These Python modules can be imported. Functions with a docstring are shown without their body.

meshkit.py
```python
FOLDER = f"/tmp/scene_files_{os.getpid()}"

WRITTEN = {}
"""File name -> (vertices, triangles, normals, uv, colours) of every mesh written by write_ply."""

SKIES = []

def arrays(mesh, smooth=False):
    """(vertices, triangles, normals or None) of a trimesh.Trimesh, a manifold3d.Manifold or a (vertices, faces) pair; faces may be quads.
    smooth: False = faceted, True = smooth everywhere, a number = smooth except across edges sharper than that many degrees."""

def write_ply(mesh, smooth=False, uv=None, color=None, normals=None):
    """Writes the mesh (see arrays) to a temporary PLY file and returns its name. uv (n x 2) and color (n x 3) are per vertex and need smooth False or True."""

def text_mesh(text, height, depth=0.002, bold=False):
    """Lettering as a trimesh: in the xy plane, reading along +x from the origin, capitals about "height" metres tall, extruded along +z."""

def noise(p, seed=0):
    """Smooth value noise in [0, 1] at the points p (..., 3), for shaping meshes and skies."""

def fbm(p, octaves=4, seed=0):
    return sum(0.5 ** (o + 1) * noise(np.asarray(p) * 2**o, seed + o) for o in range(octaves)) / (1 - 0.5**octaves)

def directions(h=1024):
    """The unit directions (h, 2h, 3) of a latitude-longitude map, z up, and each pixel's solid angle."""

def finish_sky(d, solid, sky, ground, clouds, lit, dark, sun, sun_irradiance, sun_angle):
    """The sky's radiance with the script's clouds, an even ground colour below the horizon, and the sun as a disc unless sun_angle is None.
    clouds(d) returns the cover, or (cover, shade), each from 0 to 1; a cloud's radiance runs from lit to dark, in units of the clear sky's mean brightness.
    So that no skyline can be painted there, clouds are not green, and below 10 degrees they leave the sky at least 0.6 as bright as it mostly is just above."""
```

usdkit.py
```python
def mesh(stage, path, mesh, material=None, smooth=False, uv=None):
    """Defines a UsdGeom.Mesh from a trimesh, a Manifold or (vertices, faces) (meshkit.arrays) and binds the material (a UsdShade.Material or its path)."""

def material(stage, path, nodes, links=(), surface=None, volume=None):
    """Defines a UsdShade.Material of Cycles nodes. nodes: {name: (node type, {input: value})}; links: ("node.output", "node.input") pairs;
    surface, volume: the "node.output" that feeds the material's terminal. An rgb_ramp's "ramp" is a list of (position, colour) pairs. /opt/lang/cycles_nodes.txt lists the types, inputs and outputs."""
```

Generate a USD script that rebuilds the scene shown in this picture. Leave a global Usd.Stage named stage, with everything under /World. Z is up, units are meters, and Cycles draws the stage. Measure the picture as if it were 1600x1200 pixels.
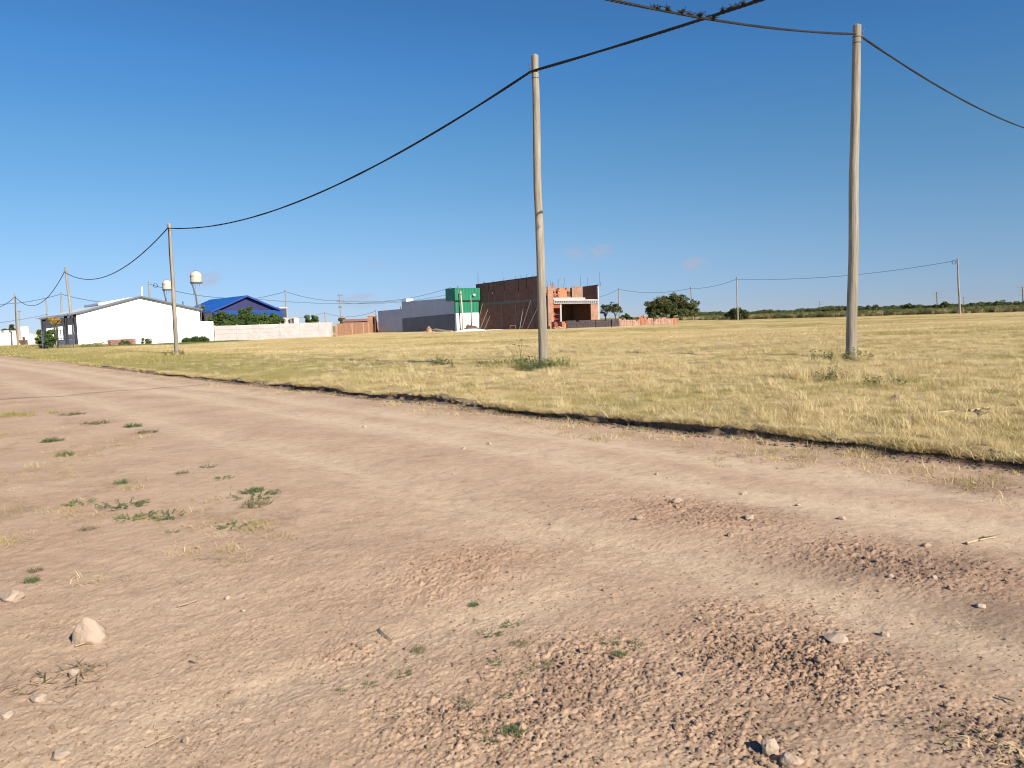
import math
import random

import numpy as np
import trimesh
from pxr import Gf, Sdf, Usd, UsdGeom, UsdLux, UsdShade, Vt

import meshkit
import usdkit

stage = Usd.Stage.CreateInMemory()
UsdGeom.SetStageUpAxis(stage, "Z")
UsdGeom.SetStageMetersPerUnit(stage, 1.0)
UsdGeom.Xform.Define(stage, "/World")
UsdGeom.Scope.Define(stage, "/World/Looks")

# ------------------------------------------------------------------ camera, sky, sun, exposure
FPX, PITCH, ROLL, EYE = 1240.0, math.atan(99 / 1240.0), math.radians(1.7), np.array([0.0, 0.0, 1.6])
EXPOSURE = 0.9
SUN_DIR = np.array([0.645, -0.764]) / np.hypot(0.645, 0.764)
SUN_EL = math.radians(30.5)
SUN_INT, SKY_STR = 1.25, 0.058

_F = np.array([0, math.cos(PITCH), -math.sin(PITCH)])
_R0 = np.array([1.0, 0, 0])
_U0 = np.array([0, math.sin(PITCH), math.cos(PITCH)])
CR = math.cos(ROLL) * _R0 - math.sin(ROLL) * _U0
CU = math.sin(ROLL) * _R0 + math.cos(ROLL) * _U0
cam = UsdGeom.Camera.Define(stage, "/World/camera")
cam.AddTransformOp().Set(Gf.Matrix4d(*CR, 0, *CU, 0, *(-_F), 0, *EYE, 1))
cam.CreateHorizontalApertureAttr(36.0)
cam.CreateVerticalApertureAttr(27.0)
cam.CreateFocalLengthAttr(36.0 * FPX / 1600.0)
cam.CreateClippingRangeAttr(Gf.Vec2f(0.05, 20000))
cam.CreateExposureAttr(EXPOSURE)


def ray(px, py):
    return _F + (px - 800) / FPX * CR + (600 - py) / FPX * CU


def W(px, py, Y):
    """The world point seen at a pixel of the 1600 x 1200 photograph at the distance Y along the ground."""
    r = ray(px, py)
    return EYE + r * (Y / r[1])


def proj(P):
    v = np.asarray(P, float) - EYE
    z = v @ _F
    return np.array([800 + FPX * (v @ CR) / z, 600 - FPX * (v @ CU) / z])


sun = UsdLux.DistantLight.Define(stage, "/World/sun")
sun.CreateIntensityAttr(SUN_INT)
sun.CreateAngleAttr(0.53)
sun.CreateColorAttr(Gf.Vec3f(1.0, 0.93, 0.82))
sun.GetPrim().CreateAttribute("inputs:normalize", Sdf.ValueTypeNames.Bool).Set(True)
_s = np.array([SUN_DIR[0] * math.cos(SUN_EL), SUN_DIR[1] * math.cos(SUN_EL), math.sin(SUN_EL)])
_x = np.cross([0, 0, 1.0], _s)
_x /= np.linalg.norm(_x)
_y = np.cross(_s, _x)
sun.AddTransformOp().Set(Gf.Matrix4d(*_x, 0, *_y, 0, *_s, 0, 0, 0, 50, 1))


def sky_material():
    n = {"sky": ("sky_texture", {"sky_type": "single_scattering", "sun_disc": False, "sun_elevation": SUN_EL, "sun_rotation": math.atan2(SUN_DIR[0], SUN_DIR[1]),
                                 "air_density": 0.6, "aerosol_density": 0.0, "ozone_density": 6.0, "altitude": 80.0}),
         "geo": ("texture_coordinate", {}), "sep": ("separate_xyz", {}), "yy": ("math", {"math_type": "maximum", "value2": 0.05}),
         "az": ("math", {"math_type": "divide"}), "el": ("math", {"math_type": "divide"}),
         "map": ("mapping", {"scale": (1, 1, 2.2)}),
         "noise": ("noise_texture", {"scale": 22.0, "detail": 5.0, "roughness": 0.62}),
         "bg": ("background_shader", {"strength": SKY_STR})}
    l = [("geo.generated", "sep.vector"), ("sep.y", "yy.value1"), ("sep.x", "az.value1"), ("yy.value", "az.value2"), ("sep.z", "el.value1"), ("yy.value", "el.value2"),
         ("geo.generated", "map.vector"), ("map.vector", "noise.vector")]
    clouds = [(918, 392, 52, 17, .75), (1087, 413, 28, 14, .65), (322, 428, 34, 26, .7), (566, 470, 46, 15, .6), (590, 415, 26, 9, .15)]
    last = None
    for k, (px, py, wx, wy, a) in enumerate(clouds):
        r = ray(px, py)
        for nm, src, c, w in (("u", "az", r[0] / r[1], wx / FPX), ("v", "el", r[2] / r[1], wy / FPX)):
            n[f"{nm}{k}"] = ("math", {"math_type": "subtract", "value2": c})
            n[f"{nm}s{k}"] = ("math", {"math_type": "multiply", "value2": 1 / w})
            n[f"{nm}q{k}"] = ("math", {"math_type": "power", "value2": 2.0})
            n[f"{nm}a{k}"] = ("math", {"math_type": "absolute"})
            l += [(f"{src}.value", f"{nm}{k}.value1"), (f"{nm}{k}.value", f"{nm}s{k}.value1"), (f"{nm}s{k}.value", f"{nm}a{k}.value1"), (f"{nm}a{k}.value", f"{nm}q{k}.value1")]
        n[f"e{k}"] = ("math", {"math_type": "add"})
        n[f"f{k}"] = ("map_range", {"range_type": "smoothstep", "from_min": 1.0, "from_max": 0.0, "to_min": 0.0, "to_max": 1.0, "clamp": True})
        n[f"g{k}"] = ("map_range", {"range_type": "smoothstep", "from_min": 0.36, "from_max": 0.62, "to_min": 0.0, "to_max": a, "clamp": True})
        n[f"h{k}"] = ("math", {"math_type": "multiply"})
        l += [(f"uq{k}.value", f"e{k}.value1"), (f"vq{k}.value", f"e{k}.value2"), (f"e{k}.value", f"f{k}.value"), ("noise.fac", f"g{k}.value"), (f"f{k}.result", f"h{k}.value1"), (f"g{k}.result", f"h{k}.value2")]
        if last is None:
            last = f"h{k}.value"
        else:
            n[f"m{k}"] = ("math", {"math_type": "maximum"})
            l += [(last, f"m{k}.value1"), (f"h{k}.value", f"m{k}.value2")]
            last = f"m{k}.value"
    n["cl"] = ("mix", {"mix_type": "mix", "color2": CLOUD})
    n["tint"] = ("mix", {"mix_type": "multiply", "fac": 1.0})
    n["tr"] = ("rgb_ramp", {"ramp": SKYTINT})
    l += [("sep.z", "tr.fac"), ("tr.color", "tint.color2")]
    l += [("sky.color", "tint.color1"), (last, "cl.fac"), ("tint.color", "cl.color1"), ("cl.color", "bg.color")]
    return usdkit.material(stage, "/World/Looks/sky", n, l, surface="bg.background")


CLOUD = (4.3, 4.35, 5.3)
SKYTINT = [(0.0, (.72, .66, .74)), (.02, (.78, .72, .78)), (.08, (1.03, .97, .88)), (.13, (1.07, 1.13, .98)), (.21, (.98, 1.28, 1.13)), (.3, (.79, 1.30, 1.36)), (.38, (.71, 1.20, 1.31)), (1.0, (.64, 1.12, 1.28))]   # a clear, deep blue sky
dome = UsdLux.DomeLight.Define(stage, "/World/sky")
dome.GetPrim().SetCustomDataByKey("kind", "structure")
UsdShade.MaterialBindingAPI.Apply(dome.GetPrim()).Bind(sky_material())

# ------------------------------------------------------------------ terrain
D = np.array([-0.635, 0.772])
D /= np.linalg.norm(D)          # along the road, away from the camera
N = np.array([0.772, 0.635])
N /= np.linalg.norm(N)          # across the road, towards the field
Q0 = 8.82                       # where the cut bank of the field stands


def ss(x, a, b):
    t = np.clip((np.asarray(x, float) - a) / (b - a), 0, 1)
    return t * t * (3 - 2 * t)


def n2(x, y, s, seed=0, octaves=3):
    x, y = np.broadcast_arrays(np.asarray(x, float), np.asarray(y, float))
    return meshkit.fbm(np.stack([x * s, y * s, np.full(x.shape, seed * 7.31)], -1), octaves, seed)


def sq(X, Y):
    return X * D[0] + Y * D[1], X * N[0] + Y * N[1]


def bank_q(X, Y):
    s, q = sq(X, Y)
    w = (n2(s, 0 * s, 0.55, 3, 2) - .5) * .34 + (n2(s, q, 3.1, 4, 2) - .5) * .20
    return q + w


def bank_h(s):
    return .105 * (1 - .70 * ss(s, 15, 34)) * (.22 + 1.45 * n2(s, 0 * s, .9, 64, 3))


def smooth_z(X, Y):
    """Terrain without its small relief."""
    X, Y = np.asarray(X, float), np.asarray(Y, float)
    s, q = sq(X, Y)
    qe = bank_q(X, Y)
    h = bank_h(s)
    z = h * ss(qe, Q0 + .06, Q0 + .32) + .16 * ss(q, 9, 16) + .15 * ss(q, 16, 70) + .003 * np.clip(X, -60, 90) * ss(q, 9, 30)
    far = ss(np.hypot(X, Y), 260, 600)
    return z * (1 - far)


CLODS = []   # rough, cloddy patches of the road: centre, half lengths, angle, strength
RUTS = ((4.15, .42, .035), (6.25, .42, .03), (7.35, .35, .028))


def ground_z(X, Y, fine=True):
    X, Y = np.asarray(X, float), np.asarray(Y, float)
    z = smooth_z(X, Y)
    s, q = sq(X, Y)
    r = np.hypot(X, Y)
    wob = (n2(s, 0 * s, .25, 11, 2) - .5) * .5
    road = ss(q, Q0, Q0 - .5)
    for c, w, dep in RUTS:
        z = z - road * dep * np.exp(-((q - c - wob) / w) ** 2)
    z = z + road * (n2(X, Y, .9, 12, 3) - .5) * .034 * ss(r, 1.0, 3.0)
    z = z - .03 * np.exp(-((q - (Q0 - .25)) / .2) ** 2) * (1 - ss(s, 24, 40))
    z = z + (1 - road) * (n2(X, Y, .35, 13, 3) - .5) * .10 * ss(r, 300, 60)
    if fine:
        near = ss(r, 40, 12)
        c = clod_mask(X, Y)
        z = z + near * road * (n2(X, Y, 5.0, 14, 3) - .5) * (.013 + .022 * c)
        z = z + ss(r, 16, 7) * road * (n2(X, Y, 17.0, 15, 3) - .5) * (.008 + .022 * c)
        vn = ss(r, 10, 5) * road
        z = z + vn * (np.abs(2 * n2(X, Y, 37.0, 18, 2) - 1) * (.0012 + .036 * c) + np.abs(2 * n2(X, Y, 75.0, 25, 1) - 1) * (.0012 + .010 * c))
        z = z + near * road * ss(q, 3.2, 4.2) * (1 - .7 * c) * (n2(s * .7, q * 7.5, 1.0, 19, 3) - .5) * .012
        t0, tv = TRACK
        across, along = (X - t0[0]) * -tv[1] + (Y - t0[1]) * tv[0], (X - t0[0]) * tv[0] + (Y - t0[1]) * tv[1]
        tm = np.exp(-(across / .20) ** 2) * ss(along, -2.5, -.8) * ss(along, 2.6, 1.0) * ss(n2(X, Y, 1.6, 20, 2), .35, .6)
        z = z + tm * (-.014 + .0011 * np.sin(across * 150 + 3 * n2(X, Y, 6.0, 23, 2)) * (n2(X, Y, 2.3, 22, 2) > .48) + .0010 * np.sin(along * 118 + 2 * np.sin(across * 45)) * ss(n2(X, Y, 3.1, 24, 2), .45, .6))
        z = z + near * (1 - road) * (n2(X, Y, 3.0, 17, 2) - .5) * .04
    return z


def clod_mask(X, Y):
    m = np.zeros(np.shape(X))
    for (cx, cy, a, b, ang, st) in CLODS:
        u, v = X - cx, Y - cy
        ca, sa = math.cos(ang), math.sin(ang)
        e = ((u * ca + v * sa) / a) ** 2 + ((-u * sa + v * ca) / b) ** 2
        m = np.maximum(m, st * np.exp(-e * 1.2))
    s, q = sq(X, Y)
    base = .10 * ss(q, 5.6, 4.6) + .04 + .05 * ss(q, 3.2, 2.0)
    return np.clip(np.maximum(m, base) * (.25 + 1.5 * n2(X, Y, 1.9, 21, 4)), 0, 1)


def flat(px, py):
    r = ray(px, py)
    return (EYE + r * (-EYE[2] / r[2]))[:2]


_a, _b = flat(560, 1030), flat(900, 920)
TRACK = (_a, (_b - _a) / np.linalg.norm(_b - _a))
for (px, py, px2, py2, wd, st) in ((640, 930, 740, 860, .45, .8), (600, 1000, 480, 1040, .25, .5), (1130, 1010, 1330, 1060, .55, 1.0), (900, 1010, 1000, 1110, .5, .8),
                                   (960, 785, 1200, 815, .55, .9), (1230, 850, 1560, 905, .5, .9), (1500, 1130, 1600, 1160, .35, .7), (620, 1120, 900, 1160, .4, .6),
                                   (350, 1110, 250, 1170, .3, .35), (1050, 1120, 1200, 1170, .4, .6), (760, 1080, 1000, 1060, .5, .55), (1100, 960, 1250, 960, .4, .6), (700, 870, 900, 850, .4, .4), (450, 900, 560, 960, .35, .35), (20, 720, 230, 700, .8, .45), (10, 880, 130, 800, .6, .5), (20, 1000, 120, 960, .35, .4), (1450, 745, 1600, 775, .3, .5)):
    a, b = flat(px, py), flat(px2, py2)
    CLODS.append((*(a + b) / 2, np.linalg.norm(b - a) / 2 + wd * .6, wd, math.atan2(b[1] - a[1], b[0] - a[0]), st))


def gz(x, y):
    return float(ground_z(np.array([x]), np.array([y]), False)[0])


def G(px, py):
    """The point of the ground seen at a pixel."""
    r = ray(px, py)
    z = 0.0
    for _ in range(25):
        t = (z - EYE[2]) / min(r[2], -1e-4)
        p = EYE + r * t
        z = .5 * z + .5 * gz(p[0], p[1])
    return np.array([p[0], p[1], gz(p[0], p[1])])


# ------------------------------------------------------------------ helpers: meshes, things, parts
class MB:
    def __init__(self):
        self.v, self.f, self.n = [], [], 0

    def add(self, v, f):
        v, f = np.asarray(v, float), np.asarray(f, int)
        if f.shape[1] == 4:
            f = np.vstack([f[:, [0, 1, 2]], f[:, [0, 2, 3]]])
        self.v.append(v)
        self.f.append(f + self.n)
        self.n += len(v)
        return self

    def box(self, c, size, ax=None):
        """A box; ax = (x axis, y axis) in plan."""
        h = np.array(size) / 2.0
        v = np.array([[x, y, z] for x in (-1, 1) for y in (-1, 1) for z in (-1, 1)]) * h
        if ax is not None:
            ax = np.asarray(ax, float)
            v = np.stack([v[:, 0] * ax[0] + v[:, 1] * -ax[1], v[:, 0] * ax[1] + v[:, 1] * ax[0], v[:, 2]], 1)
        f = [[0, 1, 3, 2], [4, 6, 7, 5], [0, 4, 5, 1], [2, 3, 7, 6], [0, 2, 6, 4], [1, 5, 7, 3]]
        return self.add(v + np.asarray(c, float), f)

    def bar(self, a, b, w, h=None):
        a, b = np.asarray(a, float), np.asarray(b, float)
        h = h or w
        t = (b - a) / np.linalg.norm(b - a)
        u = np.cross(t, [0, 0, 1.0] if abs(t[2]) < .95 else [1.0, 0, 0])
        u /= np.linalg.norm(u)
        k = np.cross(u, t)
        v = [p + sx * u * w / 2 + sy * k * h / 2 for p in (a, b) for sx, sy in ((-1, -1), (1, -1), (1, 1), (-1, 1))]
        return self.add(v, [[0, 3, 2, 1], [4, 5, 6, 7], [0, 1, 5, 4], [1, 2, 6, 5], [2, 3, 7, 6], [3, 0, 4, 7]])

    def tube(self, pts, rad, sides=6, cap=True):
        p = np.asarray(pts, float)
        rad = np.broadcast_to(np.asarray(rad, float), (len(p),))
        t = np.gradient(p, axis=0)
        t /= np.linalg.norm(t, axis=1, keepdims=True) + 1e-12
        ref = np.array([0, 0, 1.0]) if abs(t[len(t) // 2][2]) < .9 else np.array([1.0, 0, 0])
        a = np.cross(t, ref)
        a /= np.linalg.norm(a, axis=1, keepdims=True) + 1e-12
        b = np.cross(t, a)
        ang = np.arange(sides) * 2 * np.pi / sides
        v = p[:, None] + rad[:, None, None] * (np.cos(ang)[None, :, None] * a[:, None] + np.sin(ang)[None, :, None] * b[:, None])
        i, j = np.meshgrid(np.arange(len(p) - 1), np.arange(sides), indexing="ij")
        q = np.stack([i * sides + j, i * sides + (j + 1) % sides, (i + 1) * sides + (j + 1) % sides, (i + 1) * sides + j], -1).reshape(-1, 4)
        f = np.vstack([q[:, [0, 1, 2]], q[:, [0, 2, 3]]])
        v = v.reshape(-1, 3)
        if cap:
            m = len(v)
            v = np.vstack([v, p[:1], p[-1:]])
            k = np.arange(sides)
            f = np.vstack([f, np.stack([np.full(sides, m), (k + 1) % sides, k], 1), np.stack([np.full(sides, m + 1), (len(p) - 1) * sides + k, (len(p) - 1) * sides + (k + 1) % sides], 1)])
        return self.add(v, f)

    def slab(self, poly, z0, z1):
        """A vertical prism over a convex plan polygon; z0, z1 scalars or per corner."""
        poly = np.asarray(poly, float)
        n = len(poly)
        z0, z1 = np.broadcast_to(z0, (n,)), np.broadcast_to(z1, (n,))
        v = np.vstack([np.column_stack([poly, z0]), np.column_stack([poly, z1])])
        f = [[i, (i + 1) % n, n + (i + 1) % n] for i in range(n)] + [[i, n + (i + 1) % n, n + i] for i in range(n)]
        f += [[0, i + 1, i] for i in range(1, n - 1)] + [[n, n + i, n + i + 1] for i in range(1, n - 1)]
        return self.add(v, f)

    def prism(self, face, off):
        """A planar convex polygon in space, thickened by the vector off."""
        a = np.asarray(face, float)
        n = len(a)
        v = np.vstack([a, a + np.asarray(off, float)])
        f = [[i, (i + 1) % n, n + (i + 1) % n] for i in range(n)] + [[i, n + (i + 1) % n, n + i] for i in range(n)]
        f += [[0, i + 1, i] for i in range(1, n - 1)] + [[n, n + i, n + i + 1] for i in range(1, n - 1)]
        return self.add(v, f)

    def mesh(self):
        return np.vstack(self.v), np.vstack(self.f)


def fix(mesh):
    m = trimesh.Trimesh(*mesh, process=False)
    trimesh.repair.fix_normals(m, multibody=True)
    return np.array(m.vertices), np.array(m.faces)


USED = {}


def fresh(parent, name):
    k = f"{parent}/{name}"
    i = USED.get(k, -1) + 1
    USED[k] = i
    return k if i == 0 else f"{k}_{i:03d}"


def tag(p, label=None, cat=None, group=None, kind=None):
    for k, t in (("label", label), ("category", cat), ("group", group), ("kind", kind)):
        if t:
            p.SetCustomDataByKey(k, t)
    return p


class Thing:
    def __init__(self, name, label, cat, loc=(0, 0, 0), group=None, rotz=0.0):
        self.path = fresh("/World", name)
        self.loc = np.array(loc, float)
        x = UsdGeom.Xform.Define(stage, self.path)
        x.AddTranslateOp().Set(Gf.Vec3d(*map(float, loc)))
        if rotz:
            x.AddRotateZOp().Set(math.degrees(rotz))
        tag(x.GetPrim(), label, cat, group)

    def part(self, name, mesh, mat, smooth=False, label=None, kind=None, under=None, raw=False):
        m = mesh.mesh() if isinstance(mesh, MB) else mesh
        if not raw and smooth is False and isinstance(mesh, MB):
            m = fix(m)
        p = usdkit.mesh(stage, fresh(under or self.path, name), (m[0] - self.loc, m[1]), M[mat], smooth)
        tag(p.GetPrim(), label, None, None, kind)
        return str(p.GetPath())


def single(name, mesh, mat, label=None, cat=None, group=None, kind=None, smooth=False, raw=False):
    """A thing, or a piece of the setting, that is one mesh."""
    m = mesh.mesh() if isinstance(mesh, MB) else mesh
    if not raw and smooth is False and isinstance(mesh, MB):
        m = fix(m)
    loc = np.zeros(3)
    if kind != "structure":
        lo, hi = m[0].min(0), m[0].max(0)
        loc = np.array([(lo[0] + hi[0]) / 2, (lo[1] + hi[1]) / 2, lo[2]])
    p = usdkit.mesh(stage, fresh("/World", name), (m[0] - loc, m[1]), M[mat], smooth)
    if kind != "structure":
        p.AddTranslateOp().Set(Gf.Vec3d(*map(float, loc)))
    tag(p.GetPrim(), label, cat, group, kind)
    return p


def copy_of(src, name, loc, rotz, label, cat, group, scale=1.0):
    x = UsdGeom.Xform.Define(stage, fresh("/World", name))
    x.GetPrim().GetReferences().AddInternalReference(src)
    x.ClearXformOpOrder()
    x.AddTranslateOp().Set(Gf.Vec3d(*map(float, loc)))
    x.AddRotateZOp().Set(math.degrees(rotz))
    s = np.broadcast_to(scale, (3,))
    x.AddScaleOp().Set(Gf.Vec3f(*map(float, s)))
    x.GetPrim().SetInstanceable(True)
    tag(x.GetPrim(), label, cat, group)
    return x


# ------------------------------------------------------------------ materials
M = {}


def mat(name, nodes, links, surface):
    M[name] = usdkit.material(stage, f"/World/Looks/{name}", nodes, links, surface=surface)


def simple(name, c1, c2, scale=4.0, rough=.8, bump=0.0, bscale=None, stretch=(1, 1, 1), metallic=0.0, dirt=None, detail=5.0, lo=.3, hi=.7):
    n = {"tc": ("texture_coordinate", {}), "mp": ("mapping", {"scale": stretch}), "no": ("noise_texture", {"scale": scale, "detail": detail, "roughness": .6}),
         "rp": ("rgb_ramp", {"ramp": [(lo, c1), (hi, c2)]}), "p": ("principled_bsdf", {"roughness": rough, "metallic": metallic, "specular_ior_level": .3})}
    l = [("tc.object", "mp.vector"), ("mp.vector", "no.vector"), ("no.fac", "rp.fac")]
    out = "rp.color"
    if dirt:
        n["n2"] = ("noise_texture", {"scale": scale * .23, "detail": 6.0, "roughness": .65})
        n["dr"] = ("rgb_ramp", {"ramp": [(.5, (0, 0, 0)), (.72, (1, 1, 1))]})
        n["dm"] = ("mix", {"color2": dirt})
        l += [("mp.vector", "n2.vector"), ("n2.fac", "dr.fac"), ("dr.color", "dm.fac"), (out, "dm.color1")]
        out = "dm.color"
    l.append((out, "p.base_color"))
    if bump:
        n["b"] = ("bump", {"strength": 1.0, "distance": bump})
        n["nb"] = ("noise_texture", {"scale": bscale or scale * 4, "detail": 6.0, "roughness": .65})
        l += [("mp.vector", "nb.vector"), ("nb.fac", "b.height"), ("b.normal", "p.normal")]
    mat(name, n, l, "p.BSDF")


def leafy(name, cols, trans=.35, rough=.6, bright=1.0):
    k = len(cols)
    ramp = [(i / max(k - 1, 1), tuple(x * bright for x in c)) for i, c in enumerate(cols)]
    n = {"g": ("geometry", {}), "oi": ("object_info", {}), "ad": ("math", {"math_type": "multiply_add", "value2": .35}), "mm": ("math", {"math_type": "multiply", "value2": .72}),
         "rp": ("rgb_ramp", {"ramp": ramp}),
         "p": ("principled_bsdf", {"roughness": rough, "specular_ior_level": .25}), "t": ("translucent_bsdf", {}), "mx": ("mix_closure", {"fac": trans})}
    l = [("oi.random", "ad.value1"), ("g.random_per_island", "mm.value1"), ("mm.value", "ad.value3"), ("ad.value", "rp.fac"),
         ("rp.color", "p.base_color"), ("rp.color", "t.color"), ("p.BSDF", "mx.closure1"), ("t.BSDF", "mx.closure2")]
    mat(name, n, l, "mx.closure")


def brickwall(name, along, c1, c2, mortar, bw=.33, bh=.19, ms=.012, dirt=None, rough=.9):
    ang = math.atan2(along[1], along[0])
    n = {"g": ("geometry", {}), "mp": ("mapping", {"rotation": (0, 0, -ang)}), "sx": ("separate_xyz", {}), "cb": ("combine_xyz", {}),
         "br": ("brick_texture", {"color1": c1, "color2": c2, "mortar": mortar, "scale": 1.0, "mortar_size": ms, "mortar_smooth": .1, "brick_width": bw, "row_height": bh, "bias": 0.0}),
         "no": ("noise_texture", {"scale": 1.1, "detail": 6.0, "roughness": .7}), "nr": ("rgb_ramp", {"ramp": [(.3, (.72, .72, .74)), (.7, (1.12, 1.1, 1.06))]}),
         "mu": ("mix", {"mix_type": "multiply", "fac": 1.0}),
         "b": ("bump", {"strength": .8, "distance": .012, "invert": True}), "p": ("principled_bsdf", {"roughness": rough, "specular_ior_level": .2})}
    l = [("g.position", "mp.vector"), ("mp.vector", "sx.vector"), ("sx.x", "cb.x"), ("sx.z", "cb.y"), ("cb.vector", "br.vector"), ("g.position", "no.vector"),
         ("no.fac", "nr.fac"), ("br.color", "mu.color1"), ("nr.color", "mu.color2"), ("mu.color", "p.base_color"), ("br.fac", "b.height"), ("b.normal", "p.normal")]
    mat(name, n, l, "p.BSDF")


def corrugated(name, along, c1, c2, pitch=.25, rough=.45, depth=.02):
    ang = math.atan2(along[1], along[0])
    n = {"g": ("geometry", {}), "mp": ("mapping", {"rotation": (0, 0, -ang)}), "wv": ("noise_texture", {"scale": .5, "detail": 4.0}),
         "sx": ("separate_xyz", {}), "m1": ("math", {"math_type": "multiply", "value2": 2 * math.pi / pitch}), "sn": ("math", {"math_type": "sine"}),
         "rp": ("rgb_ramp", {"ramp": [(.3, c1), (.7, c2)]}), "b": ("bump", {"strength": .7, "distance": depth}), "p": ("principled_bsdf", {"roughness": rough, "specular_ior_level": .4})}
    l = [("g.position", "mp.vector"), ("mp.vector", "sx.vector"), ("sx.x", "m1.value1"), ("m1.value", "sn.value1"), ("sn.value", "b.height"), ("b.normal", "p.normal"),
         ("g.position", "wv.vector"), ("wv.fac", "rp.fac"), ("rp.color", "p.base_color")]
    mat(name, n, l, "p.BSDF")


def soil_material():
    """Bare dirt: dusty wheel tracks, reddish loose earth, darker damp patches, painted bank-foot shading, grit with its shadows as dark specks. The masks come from the mesh."""
    n = {"g": ("geometry", {}), "at": ("attribute", {"attribute": "soil"}), "sp": ("separate_color", {}),
         "n1": ("noise_texture", {"scale": .8, "detail": 6.0, "roughness": .62}), "n2": ("noise_texture", {"scale": 7.0, "detail": 9.0, "roughness": .80}),
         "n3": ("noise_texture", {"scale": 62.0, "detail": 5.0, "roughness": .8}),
         "vo": ("voronoi_texture", {"scale": 60.0}),
         "r1": ("rgb_ramp", {"ramp": [(.30, (.310, .205, .138)), (.5, (.390, .270, .184)), (.72, (.450, .325, .228))]}),
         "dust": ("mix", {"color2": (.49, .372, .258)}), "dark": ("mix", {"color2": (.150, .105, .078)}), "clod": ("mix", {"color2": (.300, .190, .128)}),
         "r2": ("rgb_ramp", {"ramp": [(.30, (.64, .62, .60)), (.47, (1, 1, 1)), (.70, (1.18, 1.18, 1.18))]}), "m2": ("mix", {"mix_type": "multiply", "fac": .85}),
         "r3": ("rgb_ramp", {"ramp": [(.27, (.36, .32, .29)), (.43, (1, 1, 1)), (.70, (1.24, 1.24, 1.23))]}), "m3": ("mix", {"mix_type": "multiply", "fac": .85}),  # dark specks paint in grit shadows, on top of real colour grain
         "b1": ("bump", {"strength": .9, "distance": .005}), "b2": ("bump", {"strength": .7, "distance": .012}), "p": ("principled_bsdf", {"roughness": .95, "specular_ior_level": .12})}
    l = [("g.position", "n1.vector"), ("g.position", "n2.vector"), ("g.position", "n3.vector"), ("at.color", "sp.color"),
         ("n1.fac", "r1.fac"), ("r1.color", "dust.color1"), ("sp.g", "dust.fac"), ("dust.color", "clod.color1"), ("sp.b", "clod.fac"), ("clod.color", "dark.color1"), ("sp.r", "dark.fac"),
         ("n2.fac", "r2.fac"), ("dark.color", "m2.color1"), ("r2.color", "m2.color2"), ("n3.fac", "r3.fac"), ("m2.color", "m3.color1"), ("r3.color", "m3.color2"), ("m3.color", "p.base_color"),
         ("n2.fac", "b2.height"), ("n3.fac", "b1.height"), ("b2.normal", "b1.normal"), ("b1.normal", "p.normal")]
    del n["vo"]
    mat("soil", n, l, "p.BSDF")


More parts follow.
